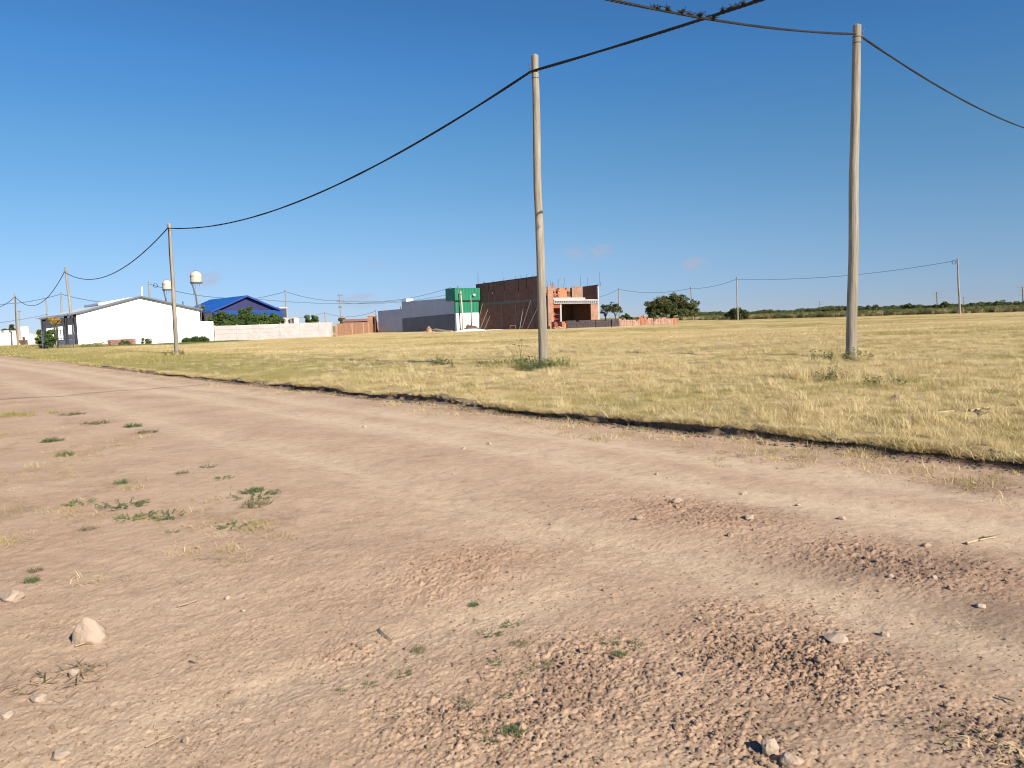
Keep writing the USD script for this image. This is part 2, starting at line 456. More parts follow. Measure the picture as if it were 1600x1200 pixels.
def field_material():
    """Earth and thatch under the dry grass; dark topsoil where the bank is cut."""
    n = {"g": ("geometry", {}), "at": ("attribute", {"attribute": "soil"}), "sp": ("separate_color", {}),
         "mp": ("mapping", {"scale": (.5, 1.6, 1), "rotation": (0, 0, .15)}),
         "n1": ("noise_texture", {"scale": .16, "detail": 6.0, "roughness": .62}), "n2": ("noise_texture", {"scale": 3.0, "detail": 6.0, "roughness": .7}), "n3": ("noise_texture", {"scale": 40.0, "detail": 4.0, "roughness": .7}),
         "r1": ("rgb_ramp", {"ramp": [(.34, (.29, .22, .11)), (.5, (.40, .305, .155)), (.66, (.47, .36, .19))]}),
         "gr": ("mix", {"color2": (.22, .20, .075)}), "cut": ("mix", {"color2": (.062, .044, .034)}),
         "r2": ("rgb_ramp", {"ramp": [(.3, (.62, .62, .60)), (.5, (1, 1, 1)), (.7, (1.2, 1.18, 1.1))]}), "m2": ("mix", {"mix_type": "multiply", "fac": .9}),
         "r3": ("rgb_ramp", {"ramp": [(.3, (.55, .55, .55)), (.5, (1, 1, 1)), (.7, (1.25, 1.25, 1.2))]}), "m3": ("mix", {"mix_type": "multiply", "fac": .8}),
         "b": ("bump", {"strength": 1.0, "distance": .03}), "p": ("principled_bsdf", {"roughness": .95, "specular_ior_level": .1})}
    l = [("g.position", "mp.vector"), ("mp.vector", "n1.vector"), ("mp.vector", "n2.vector"), ("g.position", "n3.vector"), ("at.color", "sp.color"),
         ("n1.fac", "r1.fac"), ("r1.color", "gr.color1"), ("sp.g", "gr.fac"), ("n2.fac", "r2.fac"), ("gr.color", "m2.color1"), ("r2.color", "m2.color2"),
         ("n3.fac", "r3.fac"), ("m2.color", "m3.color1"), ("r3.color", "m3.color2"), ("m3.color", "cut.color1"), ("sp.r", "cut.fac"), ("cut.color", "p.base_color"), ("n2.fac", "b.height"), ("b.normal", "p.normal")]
    mat("field_ground", n, l, "p.BSDF")


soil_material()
field_material()
leafy("dry_grass", [(.46, .345, .165), (.65, .515, .27), (.76, .62, .35), (.70, .55, .30), (.80, .67, .42)], trans=.3)
leafy("straw", [(.56, .44, .22), (.70, .58, .33), (.76, .65, .41), (.63, .50, .27)], trans=.2)
leafy("dull_straw", [(.26, .19, .11), (.40, .30, .18), (.33, .25, .14), (.48, .38, .23)], trans=.15)
leafy("olive_grass", [(.33, .285, .105), (.45, .38, .15), (.55, .45, .20), (.40, .345, .125)], trans=.35)
leafy("green_weed", [(.105, .145, .055), (.145, .19, .075), (.19, .225, .10), (.13, .155, .065)], trans=.3)
leafy("dull_weed", [(.12, .125, .05), (.18, .17, .07), (.26, .22, .10)], trans=.3)
leafy("tree_leaf", [(.070, .080, .030), (.105, .115, .042), (.145, .150, .060), (.085, .095, .036)], trans=.3)
leafy("bush_leaf", [(.080, .100, .040), (.12, .135, .052), (.165, .17, .072)], trans=.3)
leafy("hedge_leaf", [(.070, .115, .032), (.115, .170, .045), (.165, .215, .066)], trans=.35)
leafy("scrub_leaf", [(.10, .108, .036), (.15, .148, .05), (.21, .19, .075), (.085, .10, .034)], trans=.25)
leafy("yellow_leaf", [(.42, .27, .06), (.55, .38, .12), (.30, .25, .07)], trans=.3)
leafy("pale_flower", [(.55, .50, .45), (.40, .38, .32), (.15, .17, .09)], trans=.3)
leafy("air_plant", [(.020, .020, .018), (.04, .04, .032)], trans=.1)
simple("wood_pole", (.165, .140, .108), (.36, .315, .25), scale=3.0, rough=.9, bump=.014, bscale=9, stretch=(8, 8, .35), dirt=(.13, .108, .082), detail=8.0)
simple("dark_wood", (.14, .11, .085), (.25, .20, .15), scale=3.0, rough=.9, bump=.006, stretch=(4, 4, .6))
simple("plank", (.38, .32, .25), (.55, .48, .38), scale=5.0, rough=.85)
simple("bark", (.06, .05, .04), (.12, .10, .08), scale=8.0, rough=.95)
simple("dry_stick", (.28, .20, .125), (.44, .34, .225), scale=12.0, rough=.9)
simple("cable_black", (.010, .011, .014), (.022, .023, .028), scale=3.0, rough=.6)
simple("steel_dark", (.05, .05, .055), (.10, .10, .11), scale=5.0, rough=.55)
simple("galvanised", (.30, .31, .33), (.42, .43, .45), scale=4.0, rough=.5, metallic=.4)
simple("white_wall", (.74, .74, .73), (.80, .80, .79), scale=.7, rough=.75, bump=.002, bscale=25, dirt=(.69, .68, .65))
simple("porch_white", (.74, .74, .74), (.80, .80, .80), scale=.7, rough=.75)
simple("pink_white_wall", (.62, .54, .49), (.72, .64, .58), scale=.6, rough=.85, dirt=(.50, .42, .37))
simple("roof_grey", (.085, .095, .115), (.13, .145, .17), scale=1.0, rough=.5, metallic=.2)
simple("dark_post", (.010, .012, .018), (.018, .02, .028), scale=2.0, rough=.6)
simple("brown_ceiling", (.09, .050, .032), (.14, .08, .05), scale=5.0, rough=.7)
simple("slate_panel", (.030, .038, .060), (.045, .055, .085), scale=2.0, rough=.6)
simple("concrete_panel", (.32, .29, .28), (.40, .37, .355), scale=1.3, rough=.9, bump=.004, bscale=14, dirt=(.28, .245, .225))
simple("concrete_grey", (.26, .25, .24), (.40, .385, .36), scale=2.2, rough=.9, bump=.004, bscale=16)
simple("beam_grey", (.105, .095, .088), (.155, .142, .130), scale=2.2, rough=.9)
simple("tank_cream", (.42, .36, .285), (.50, .44, .36), scale=1.5, rough=.45)
simple("tank_print", (.20, .17, .08), (.28, .22, .10), scale=6.0, rough=.6)
simple("purple_panel", (.014, .016, .068), (.021, .023, .088), scale=.8, rough=.55)
simple("blue_trim", (.012, .035, .17), (.018, .05, .22), scale=2.0, rough=.45)
simple("canopy_blue", (.014, .055, .20), (.02, .075, .25), scale=1.0, rough=.4)
simple("grey_paint", (.36, .36, .385), (.44, .44, .46), scale=.5, rough=.8, dirt=(.36, .345, .345))
simple("dark_grey", (.115, .115, .122), (.155, .155, .16), scale=.6, rough=.8)
simple("white_trim", (.74, .74, .74), (.80, .80, .80), scale=1.0, rough=.6)
simple("shop_white", (.66, .65, .62), (.76, .75, .72), scale=.6, rough=.8, dirt=(.58, .54, .48))
corrugated("green_sheet", N, (.012, .135, .070), (.018, .165, .088), pitch=.55, rough=.45, depth=.02)
corrugated("blue_roof", D, (.006, .075, .34), (.010, .105, .42), pitch=.35, rough=.38, depth=.02)
corrugated("white_roof", D, (.50, .52, .55), (.62, .64, .66), pitch=.25, rough=.4)
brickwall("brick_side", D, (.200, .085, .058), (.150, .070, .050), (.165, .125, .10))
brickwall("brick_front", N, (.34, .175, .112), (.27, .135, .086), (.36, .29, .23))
brickwall("brick_orange_wall", (.0, 1.0), (.40, .200, .118), (.34, .165, .095), (.36, .25, .165), bw=.28, bh=.14)
simple("brick_block", (.31, .115, .055), (.44, .185, .095), scale=2.5, rough=.9)
simple("brick_pink", (.32, .180, .125), (.44, .265, .190), scale=2.5, rough=.9)
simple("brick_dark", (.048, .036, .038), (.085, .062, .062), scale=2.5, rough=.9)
simple("brick_red", (.20, .052, .034), (.29, .085, .05), scale=2.5, rough=.9)
simple("brick_old", (.20, .105, .080), (.32, .175, .13), scale=2.5, rough=.9)
simple("interior_dark", (.075, .042, .030), (.11, .06, .045), scale=1.0, rough=.9)
simple("pallet_wood", (.28, .22, .16), (.42, .34, .25), scale=4.0, rough=.9)
simple("plastic_white", (.66, .66, .65), (.78, .78, .77), scale=.8, rough=.5, bump=.05, bscale=1.5)
simple("rock_pale", (.29, .215, .16), (.40, .315, .245), scale=9.0, rough=.95, bump=.010, bscale=30, dirt=(.26, .185, .13))
simple("rock_tan", (.25, .18, .125), (.38, .29, .21), scale=14.0, rough=.95, bump=.006, bscale=50)
simple("clod", (.255, .160, .105), (.40, .275, .19), scale=30.0, rough=.95, bump=.006, bscale=90)
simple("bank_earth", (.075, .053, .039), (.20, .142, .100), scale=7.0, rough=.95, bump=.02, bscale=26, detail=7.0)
simple("dark_clod", (.075, .053, .040), (.13, .09, .066), scale=20.0, rough=.95)
simple("lamp_white", (.75, .76, .74), (.80, .80, .78), scale=2.0, rough=.3)
simple("pinkish_render", (.42, .33, .29), (.55, .45, .40), scale=1.5, rough=.9)

# ------------------------------------------------------------------ the ground
def patch_mask(X, Y, spots):
    m = np.zeros(np.shape(X))
    for (px, py, w, h, st) in spots:
        c = flat(px, py)
        e1, e2 = flat(px + w, py), flat(px, py + h)
        a, b = np.linalg.norm(e1 - c), np.linalg.norm(e2 - c)
        m = np.maximum(m, st * np.exp(-(((X - c[0]) / a) ** 2 + ((Y - c[1]) / b) ** 2)))
    return m


DARK = ((1380, 880, 170, 26, .75), (1560, 960, 120, 50, .55), (1250, 1130, 90, 40, .45), (1020, 1060, 25, 30, .6), (905, 1075, 60, 40, .40), (1500, 1150, 130, 60, .55), (1540, 760, 120, 14, .35),
        (1400, 1010, 260, 60, .25), (1150, 800, 120, 16, .25))


def build_ground():
    ang = np.concatenate([np.arange(-180, -40, 4.0), np.arange(-40, 40, .105), np.arange(40, 180, 4.0)])
    ang = np.radians(ang)
    r = np.concatenate([[.25, .8, 1.5, 2.0], np.geomspace(2.3, 15.9, 690), np.geomspace(16, 60, 185), np.geomspace(61, 450, 110), np.geomspace(500, 6000, 14)])
    A, R = np.meshgrid(ang, r, indexing="ij")
    X, Y = R * np.sin(A), R * np.cos(A)
    Z = ground_z(X, Y)
    s, q = sq(X, Y)
    wob = (n2(s, 0 * s, .25, 11, 2) - .5) * .5
    qe = bank_q(X, Y)
    road = ss(q, Q0, Q0 - .6)
    # masks: r = damp or dark with bank-foot shading painted in, g = dusty track (road) or green (field), b = loose reddish clods
    tracks = np.zeros_like(X)
    for c, w, _ in RUTS:
        tracks = np.maximum(tracks, np.exp(-((q - c - wob) / (w * 1.15)) ** 2))
    tr = flat(560, 1030), flat(900, 920)
    t0, t1 = np.array(tr[0]), np.array(tr[1])
    tv = (t1 - t0) / np.linalg.norm(t1 - t0)
    dist = np.abs((X - t0[0]) * -tv[1] + (Y - t0[1]) * tv[0])
    along = (X - t0[0]) * tv[0] + (Y - t0[1]) * tv[1]
    tracks = np.maximum(tracks, .62 * np.exp(-(dist / .24) ** 2) * ss(along, -3, -1) * ss(along, 2.5, 1.2))
    cm = clod_mask(X, Y)
    left = ss(q, 3.6, 2.2)
    tracks = tracks * (.45 + 1.1 * n2(s * .5, q * 6.0, 1.0, 36, 3))
    g_road = np.clip(tracks * (1 - cm) * (.45 + .9 * n2(X, Y, 1.1, 31, 3)), 0, 1) + left * .35 * n2(X, Y, .9, 32)
    dark = np.clip(patch_mask(X, Y, DARK) * (.2 + 1.5 * n2(X, Y, 2.5, 33, 3)), 0, 1)
    dark = np.maximum(dark, .75 * np.exp(-((qe - (Q0 - .06)) / .16) ** 2) * ss(s, 34, 24))  # verge shading along the bank foot, painted into the dark mask
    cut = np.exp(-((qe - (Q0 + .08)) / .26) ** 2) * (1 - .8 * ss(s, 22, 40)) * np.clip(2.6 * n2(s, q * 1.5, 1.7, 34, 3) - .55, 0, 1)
    green = np.clip(ss(s, 16, 34) * ss(q, 22, 11) * .75 + .35 * ss(n2(X, Y, .22, 35, 3), .55, .75), 0, 1)
    green = np.maximum(green, .8 * ss(np.hypot(X, Y), 150, 190))
    is_road = (q < Q0 + .1)
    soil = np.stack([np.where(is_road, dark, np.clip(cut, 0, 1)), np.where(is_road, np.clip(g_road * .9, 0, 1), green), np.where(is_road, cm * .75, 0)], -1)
    na, nr = X.shape
    P = np.stack([X, Y, Z], -1).reshape(-1, 3)
    i, j = np.meshgrid(np.arange(na), np.arange(nr - 1), indexing="ij")
    i2 = (i + 1) % na
    quad = np.stack([i * nr + j, i * nr + j + 1, i2 * nr + j + 1, i2 * nr + j], -1).reshape(-1, 4)
    qc = q.reshape(-1)[quad].mean(1)
    tri_of = lambda k: np.vstack([k[:, [0, 2, 1]], k[:, [0, 3, 2]]])  # noqa: E731
    field = (qc > Q0 - .02) | (qc < -25)
    centre = np.arange(na) * nr
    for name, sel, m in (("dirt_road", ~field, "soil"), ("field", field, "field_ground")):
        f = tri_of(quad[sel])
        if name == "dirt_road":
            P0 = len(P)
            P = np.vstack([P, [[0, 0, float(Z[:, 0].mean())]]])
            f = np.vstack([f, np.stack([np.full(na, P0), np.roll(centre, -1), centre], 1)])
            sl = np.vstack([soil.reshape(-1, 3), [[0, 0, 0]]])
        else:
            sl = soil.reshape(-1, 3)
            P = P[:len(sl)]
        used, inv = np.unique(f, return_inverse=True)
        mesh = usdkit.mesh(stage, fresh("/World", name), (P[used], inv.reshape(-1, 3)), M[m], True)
        UsdGeom.PrimvarsAPI(mesh).CreatePrimvar("soil", Sdf.ValueTypeNames.Color3fArray, "vertex").Set(Vt.Vec3fArray.FromNumpy(sl[used].astype(np.float32)))
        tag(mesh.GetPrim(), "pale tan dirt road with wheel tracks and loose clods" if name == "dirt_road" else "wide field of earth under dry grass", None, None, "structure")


build_ground()


def bank_line(s):
    """Where the foot of the cut bank lies across the road."""
    q = np.full(np.shape(s), Q0)
    for _ in range(4):
        P_ = s[..., None] * D + q[..., None] * N
        q = q - (bank_q(P_[..., 0], P_[..., 1]) - Q0)
    return q


def cut_bank():
    """The ragged dark earth face where the field ends above the road."""
    sv = np.concatenate([np.arange(-3, 14, .018), np.arange(14, 46, .05)])
    prof = np.array([(-.16, -.10), (-.09, .02), (-.03, .10), (.005, .26), (.025, .42), (.03, .58), (.03, .74), (.015, .88), (.03, .99), (.09, 1.06), (.17, 1.04), (.27, 1.0), (.42, .82)])
    q0 = bank_line(sv)
    S, K = np.meshgrid(sv, np.arange(len(prof)), indexing="ij")
    q = q0[:, None] + prof[:, 0][None]
    h = bank_h(sv)[:, None]
    rag = (meshkit.fbm(np.stack([S * 7, K * .45, K * 0 + 1.3], -1), 4, 61) - .5)
    rag2 = (meshkit.fbm(np.stack([S * 2.2, K * .15, K * 0 + 8.3], -1), 3, 62) - .5)
    inside = np.minimum(1, np.minimum(K, len(prof) - 1 - K) / 2.0)
    q = q + inside * (rag * .16 + rag2 * .14)
    X, Y = S * D[0] + q * N[0], S * D[1] + q * N[1]
    foot = ground_z((sv * D[0] + (q0 - .16) * N[0]), (sv * D[1] + (q0 - .16) * N[1]))
    Z = foot[:, None] + h * prof[:, 1][None] + inside * (meshkit.fbm(np.stack([S * 9, K * .5, K * 0 + 4.0], -1), 4, 63) - .5) * .10
    k = len(prof)
    i, j = np.meshgrid(np.arange(len(sv) - 1), np.arange(k - 1), indexing="ij")
    f = np.stack([i * k + j, (i + 1) * k + j, (i + 1) * k + j + 1, i * k + j + 1], -1).reshape(-1, 4)
    f = np.vstack([f[:, [0, 1, 2]], f[:, [0, 2, 3]]])[:, ::-1]
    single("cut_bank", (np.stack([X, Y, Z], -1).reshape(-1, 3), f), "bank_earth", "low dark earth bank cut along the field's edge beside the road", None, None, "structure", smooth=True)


cut_bank()
# ------------------------------------------------------------------ poles and cables
def pole_mesh(base, top, r0, r1, seed, sides=16, rings=34):
    """A trunk turned pole: slightly crooked, with flats and a split top."""
    base, top = np.asarray(base, float), np.asarray(top, float)
    rng = np.random.default_rng(seed)
    t = np.linspace(-.02, 1, rings)
    axis = base + (top - base) * t[:, None]
    ph = rng.uniform(0, 6.28, 4)
    amp = .028
    axis[:, 0] += amp * (np.sin(t * 7 + ph[0]) * .6 + np.sin(t * 15 + ph[1]) * .3) * (t * (1 - t) * 4)
    axis[:, 1] += amp * (np.sin(t * 6 + ph[2]) * .6 + np.sin(t * 13 + ph[3]) * .3) * (t * (1 - t) * 4)
    a = np.arange(sides) / sides * 2 * np.pi
    v, f = [], []
    for k in range(rings):
        rad = r0 + (r1 - r0) * max(t[k], 0)
        w = rad * (1 + .05 * (meshkit.noise(np.stack([np.cos(a) * 1.5 + seed, np.sin(a) * 1.5, np.full(sides, t[k] * 14)], -1), seed) - .5) * 2)
        v.append(np.stack([axis[k, 0] + w * np.cos(a), axis[k, 1] + w * np.sin(a), np.full(sides, axis[k, 2])], -1))
    tip = v[-1] * 1.0
    tip[:, 2] += np.array([.02 * ((j * 7 + seed) % 5) / 4 for j in range(sides)])
    c = axis[-1]
    v[-1] = tip
    v.append((tip - c) * [.8, .8, 1] + c + [0, 0, .03])
    v = np.vstack(v + [[[c[0], c[1], c[2] + .045]]])
    for k in range(rings):
        for j in range(sides):
            p, q = k * sides + j, k * sides + (j + 1) % sides
            f += [[p, q, q + sides], [p, q + sides, p + sides]]
    n = rings * sides
    f += [[n + j, n + (j + 1) % sides, len(v) - 1] for j in range(sides)]
    return v, np.array(f)


def pole(name, label, base_px, top_px, Y, r0, r1, group=None, seed=1, hook=None, coil=None, mat_="wood_pole", detail=True, drop=.0, arms=()):
    b = W(base_px[0], base_px[1], Y)
    b[2] = gz(b[0], b[1]) - drop
    tp = W(top_px[0], top_px[1], Y)
    th = Thing(name, label, "pole", b, group)
    th.part("shaft", pole_mesh(b, tp, r0, r1, seed, 16 if detail else 8, 34 if detail else 10), mat_, 50)
    ax = lambda z: b + (tp - b) * ((z - b[2]) / (tp[2] - b[2]))  # noqa: E731
    if hook is not None:
        hz = hook[2]
        c = ax(hz)
        rr = r0 + (r1 - r0) * (hz - b[2]) / (tp[2] - b[2]) + .006
        a = np.linspace(0, 2 * np.pi, 17)
        ring = np.stack([c[0] + rr * np.cos(a), c[1] + rr * np.sin(a), np.full(17, hz)], -1)
        for dz in (0, .16):
            th.part("strap", MB().tube(ring - [0, 0, dz], .009, 5), "steel_dark")
        m = MB()
        o = np.array(hook) - c
        o[2] = 0
        o /= np.linalg.norm(o)
        m.bar(c + o * rr * .8, np.array(hook) + [0, 0, .05], .03)
        m.tube([np.array(hook) + [0, 0, .14], np.array(hook) + o * .04 + [0, 0, .10], np.array(hook) + [0, 0, -.05]], .016, 6)
        m.tube([np.array(hook) + [0, 0, .10], np.array(hook) + o * .07 + [0, 0, .25]], .010, 5)
        th.part("suspension_clamp", m, "steel_dark")
    if coil is not None:
        m = MB()
        a = np.linspace(0, 2 * np.pi * 2, 33)
        c = ax(tp[2] - .45)
        cc = np.array([c[0] + coil[0], c[1], c[2] - .1])
        m.tube(np.stack([cc[0] + .30 * np.cos(a), cc[1] + .02 * a, cc[2] + .30 * np.sin(a)], -1), .022, 5)
        th.part("cable_coil", m, "cable_black")
    for (dz, wd) in arms:
        c = ax(tp[2] - dz)
        th.part("crossarm", MB().box(c, (wd, .12, .12)), "dark_wood")
        m = MB()
        for k in (-1, -.45, .45, 1):
            m.tube([c + [k * wd * .46, 0, .06], c + [k * wd * .46, 0, .26]], [.05, .035], 6)
        th.part("insulators", m, "steel_dark", kind="stuff")
    return b, tp


def span(a, b, sag, n):
    t = np.linspace(0, 1, n)[:, None]
    p = np.asarray(a, float) * (1 - t) + np.asarray(b, float) * t
    p[:, 2] -= (4 * sag * t * (1 - t))[:, 0]
    return p


def twisted(a, b, sag, label, group=None, rad=.016, strands=4, pitch=.55, step=.06):
    """A bundle of insulated conductors twisted round each other, one mesh per conductor under the span."""
    L = np.linalg.norm(np.subtract(b, a))
    p = span(a, b, sag, int(L / step))
    t = np.gradient(p, axis=0)
    t /= np.linalg.norm(t, axis=1, keepdims=True)
    u = np.cross(t, [0, 0, 1.0])
    u /= np.linalg.norm(u, axis=1, keepdims=True)
    w = np.cross(u, t)
    arc = np.arange(len(p)) * step
    th = Thing("cable_span", label, "cable", p[len(p) // 2], group)
    wob = 1 + .25 * np.sin(arc * 1.7) * np.sin(arc * .37 + 1)
    for k in range(strands):
        an = arc / pitch * 2 * np.pi + k * 2 * np.pi / strands
        off = (rad * 1.25 * wob)[:, None] * (np.cos(an)[:, None] * u + np.sin(an)[:, None] * w)
        th.part("conductor", MB().tube(p + off, rad, 5), "cable_black", True)
    return p


def wire(a, b, sag, label, group=None, rad=.03, n=40):
    p = span(a, b, sag, n)
    single("cable_span", MB().tube(p, rad, 5), "cable_black", label, "cable", group, smooth=True)
    return p


# the line along the road
H_mid = W(829, 112, 23.1)
H_left = W(262, 356.5, 49)
H_left2 = W(100.5, 425, 85)
H_left3 = W(23.5, 463.5, 116)
H_far4 = np.array([-98.0, 147.0, H_left3[2] + .2])
pole("utility_pole", "tall weathered wooden pole with green weeds at its foot, in the picture's middle", (849, 569), (835.5, 88), 23.2, .135, .100, "wooden poles carrying the cable along the road", 3, hook=H_mid)
pole("utility_pole", "slim wooden pole standing in front of the white gabled building's right half", (276, 551), (264.5, 350), 49, .135, .095, "wooden poles carrying the cable along the road", 5, hook=H_left)
pole("utility_pole", "wooden pole standing before the white gabled building's open left end", (116, 541), (102.5, 418), 85, .17, .115, "wooden poles carrying the cable along the road", 7, hook=H_left2, detail=False)
pole("utility_pole", "wooden pole standing in front of the low pinkish white house with a chimney", (28, 538), (23, 459), 116, .16, .11, "wooden poles carrying the cable along the road", 8, hook=H_left3, detail=False)
# the line across the road
H_right = W(1347, 58, 23.0)
H_rl = W(1337, 53, 22.9)
pole("utility_pole", "tall weathered wooden pole alone at the right of the dry field, near the road", (1330, 551), (1339, 41), 23.0, .15, .112, None, 4, hook=H_right)
far_r = np.array([31.5, 44.5, 10.6])
U2 = np.append((W(940, 0, 16.0) - H_rl)[:2] / np.linalg.norm((W(940, 0, 16.0) - H_rl)[:2]) * 36, -.25)
twisted(H_rl, H_rl + U2, 1.72, "thick twisted black cable crossing overhead to the lone right pole", rad=.014)
twisted(H_right, far_r, .62, "thick twisted black cable falling away to the right of the lone right pole", rad=.014)
near_end = H_mid + np.array([23.4, -28.0, .5])
P_near = twisted(H_mid, near_end, .75, "thick twisted black cable rising overhead to the right from the pole in the middle", rad=.017)
twisted(H_mid, H_left, 1.25, "long sagging black cable between the middle pole and the slim pole before the white building", rad=.016)
wire(H_left, H_left2, 1.75, "sagging black cable above the white gabled building's roof", rad=.035)
wire(H_left2, H_left3, 2.3, "deeply sagging black cable between the two leftmost poles along the road", rad=.038)
wire(H_left3, H_far4, 1.2, "black cable leaving the frame left of the pinkish white house", rad=.04)

# air plants on the cables
rng = np.random.default_rng(5)
ORD = ("first", "second", "third", "fourth", "fifth", "sixth", "seventh")
AIRLAB = [f"spiky air plant, {ORD[k]} from the left on the lone right pole's cable" for k in range(6)] + [f"spiky air plant, {ORD[k]} from the left on the middle pole's rising cable" for k in range(5)]
air = Thing("air_plant", AIRLAB[0], "plant", (0, 0, 0), "air plants growing on the cables overhead")
m = MB()
for k in range(34):
    a, e = rng.uniform(0, 6.28), rng.uniform(-.5, 1.4)
    L = rng.uniform(.05, .13)
    d = np.array([math.cos(a) * math.cos(e) * 1.4, math.sin(a) * math.cos(e), math.sin(e)])
    o = np.array([rng.normal(0, .05), 0, 0])
    m.tube([o, o + d * L * .6, o + d * L + [0, 0, -.01]], [.006, .005, .001], 4)
air.part("leaves", m, "air_plant", raw=True)
air.part("root_clump", (lambda s_: (np.array(s_.vertices) * [.09, .045, .03], np.array(s_.faces)))(trimesh.creation.icosphere(1, 1.0)), "air_plant", True)
AIR = air.path
spots = []
for px, which in ((1024, 2), (1044, 2), (1063, 2), (1079, 2), (1093, 2), (1112, 2), (1129, 1), (1146, 1), (1163, 1), (1184, 1), (1196, 1)):
    pp = span(H_rl, H_rl + U2, 1.72, 900) if which == 2 else span(H_mid, near_end, .75, 900)
    xs = np.array([proj(q)[0] if (q - EYE) @ _F > 1 else 9e9 for q in pp])
    spots.append(pp[int(np.argmin(np.abs(xs - px)))] + np.array([0, 0, .035]))
for k, p in enumerate(spots):
    if k == 0:
        UsdGeom.Xformable(stage.GetPrimAtPath(AIR)).GetOrderedXformOps()[0].Set(Gf.Vec3d(*map(float, p)))
    else:
        copy_of(AIR, "air_plant", p, k * 1.3, AIRLAB[k], "plant", "air plants growing on the cables overhead", .9 + .4 * ((k * 37) % 10) / 10)

# the far line at the right
pr = [pole("utility_pole", "pale wooden end pole with a coil of cable near its top, far right", (1500, 489), (1496, 404), 125, .17, .12, None, 11, coil=(-.5, 0), detail=False),
      pole("utility_pole", "thin wooden pole rising from the dark shrub beyond the field", (1153, 501), (1151, 433), 144, .15, .11, None, 12, detail=False),
      pole("utility_pole", "wooden pole rising behind the big round tree", (1083, 503), (1079.5, 448), 178, .16, .12, None, 13, detail=False),
      pole("utility_pole", "pale wooden pole behind the brick stacks, left of the big round tree", (968, 499), (966.5, 449.5), 190, .17, .13, None, 14, detail=False)]
tops = [t - np.array([0, 0, .35]) for _, t in pr]
wire(tops[0] + [-.5, 0, 0], tops[1], .95, "thin cable between the far right end pole and the pole in the dark shrub", rad=.030)
wire(tops[1], tops[2], .5, "thin cable sloping from the shrub pole to the pole behind the big round tree", rad=.032)
wire(tops[2], tops[3], .9, "thin cable above the big round tree", rad=.035)
wire(tops[3], W(900, 466, 190), .9, "thin cable running behind the unfinished brick building", rad=.035)
# far high-voltage poles
pole("power_pole", "tiny far power pole with two crossarms above the trees, left of the lone right pole", (1282, 492), (1281, 471), 420, .22, .18, None, 21, detail=False, mat_="dark_wood", arms=((.2, 4.2), (1.5, 4.2)))
pole("power_pole", "small far power pole with two crossarms, left of the far right end pole", (1465, 492), (1463.5, 456), 330, .24, .2, None, 22, detail=False, mat_="dark_wood", arms=((.3, 2.6), (1.2, 4.2), (2.6, 2.0)))
pole("power_pole", "far power pole with crossarms at the picture's right edge", (1599, 485), (1597.5, 448), 300, .24, .2, None, 23, detail=False, mat_="dark_wood", arms=((.3, 3.6), (1.6, 3.0), (3.2, 3.0)))
pole("power_pole", "faint thin far pole just right of the far right end pole", (1506, 489), (1506, 464), 400, .2, .15, None, 24, detail=False, mat_="dark_wood", arms=((.3, 3),))
pole("power_pole", "faint bare far mast between the small power pole and the end pole", (1481, 489), (1480, 463), 420, .12, .1, None, 25, detail=False, mat_="galvanised")
# poles behind the houses at the left
pl = {}
for key, lab, bp, tp_, Y, ar in (("a", "thin pole standing behind the white gabled building's left roof edge", (98, 530), (95, 456.5), 128, ()),
                                 ("b", "very thin pole behind the left end of the white gabled building", (76, 530), (72, 468), 150, ()),
                                 ("c", "slim pole with a looped cable behind the white roof, left of the tanks", (236, 525), (232.5, 440.5), 118, ()),
                                 ("d", "thin pole standing just right of the blue roofed house", (450, 520), (445.5, 453), 150, ()),
                                 ("e", "pole with short crossarms behind the orange brick wall", (533, 520), (531, 460), 175, ((.3, 1.1), (1.5, 1.5), (2.9, .8))),
                                 ("f", "short thin pole behind the concrete fence, right of the green sapling", (510, 520), (507.5, 487), 220, ()),
                                 ("g", "short pole with a bracket arm beside the long grey building's left end", (588, 515), (587, 484), 185, ()),
                                 ("h", "thin short pole behind the chimney of the pinkish white house", (31, 530), (30, 486), 210, ((.2, .7),))):
    pl[key] = pole("utility_pole", lab, bp, tp_, Y, .15, .11, None, 30 + ord(key), detail=False, mat_="wood_pole", coil=(.9, 0) if key == "c" else None, arms=ar)[1] - np.array([0, 0, .3])
wire(W(-60, 472, 132), pl["a"], .9, "thin cable running left from the pole behind the white building", rad=.035)
wire(pl["a"], W(215, 474, 126), .5, "thin cable between the pole behind the white building and its roof", rad=.035)
wire(W(-60, 510, 140), W(75, 491, 150), .3, "low thin cable above the pinkish white house", rad=.03)
wire(pl["c"], W(372, 466, 128), .55, "thin cable passing behind the two water tanks", rad=.035)
wire(W(372, 469.5, 150), pl["d"], .25, "thin cable between the blue roof and the thin pole right of it", rad=.035)
wire(pl["d"], pl["e"] + [0, 0, -1.1], .5, "upper cable above the concrete fence", rad=.035)
wire(W(380, 465, 160), W(640, 468.5, 185), 1.0, "lower long cable above the concrete fence", rad=.035)
wire(pl["e"] + [0, 0, -1.1], W(705, 449, 175), 1.3, "cable rising to the green topped building", rad=.035)
wire(pl["e"] + [0, 0, -1.5], W(705, 459, 175), .9, "lower cable rising to the green topped building", rad=.030)
wire(pl["f"], pl["g"], 1.2, "sagging thin cable above the orange brick wall", rad=.035)
wire(W(400, 497, 220), pl["f"], .9, "thin cable left of the short pole behind the concrete fence", rad=.03)


# ------------------------------------------------------------------ buildings: plan helpers
def at_px(px, Y):
    """Plan point on the line of sight of column px near the horizon, at distance Y."""
    r = ray(px, 500)
    return np.array([r[0] / r[1] * Y, Y])


def z_at(py, px, Y):
    return W(px, py, Y)[2]


def P3(p, z):
    return np.array([p[0], p[1], z])


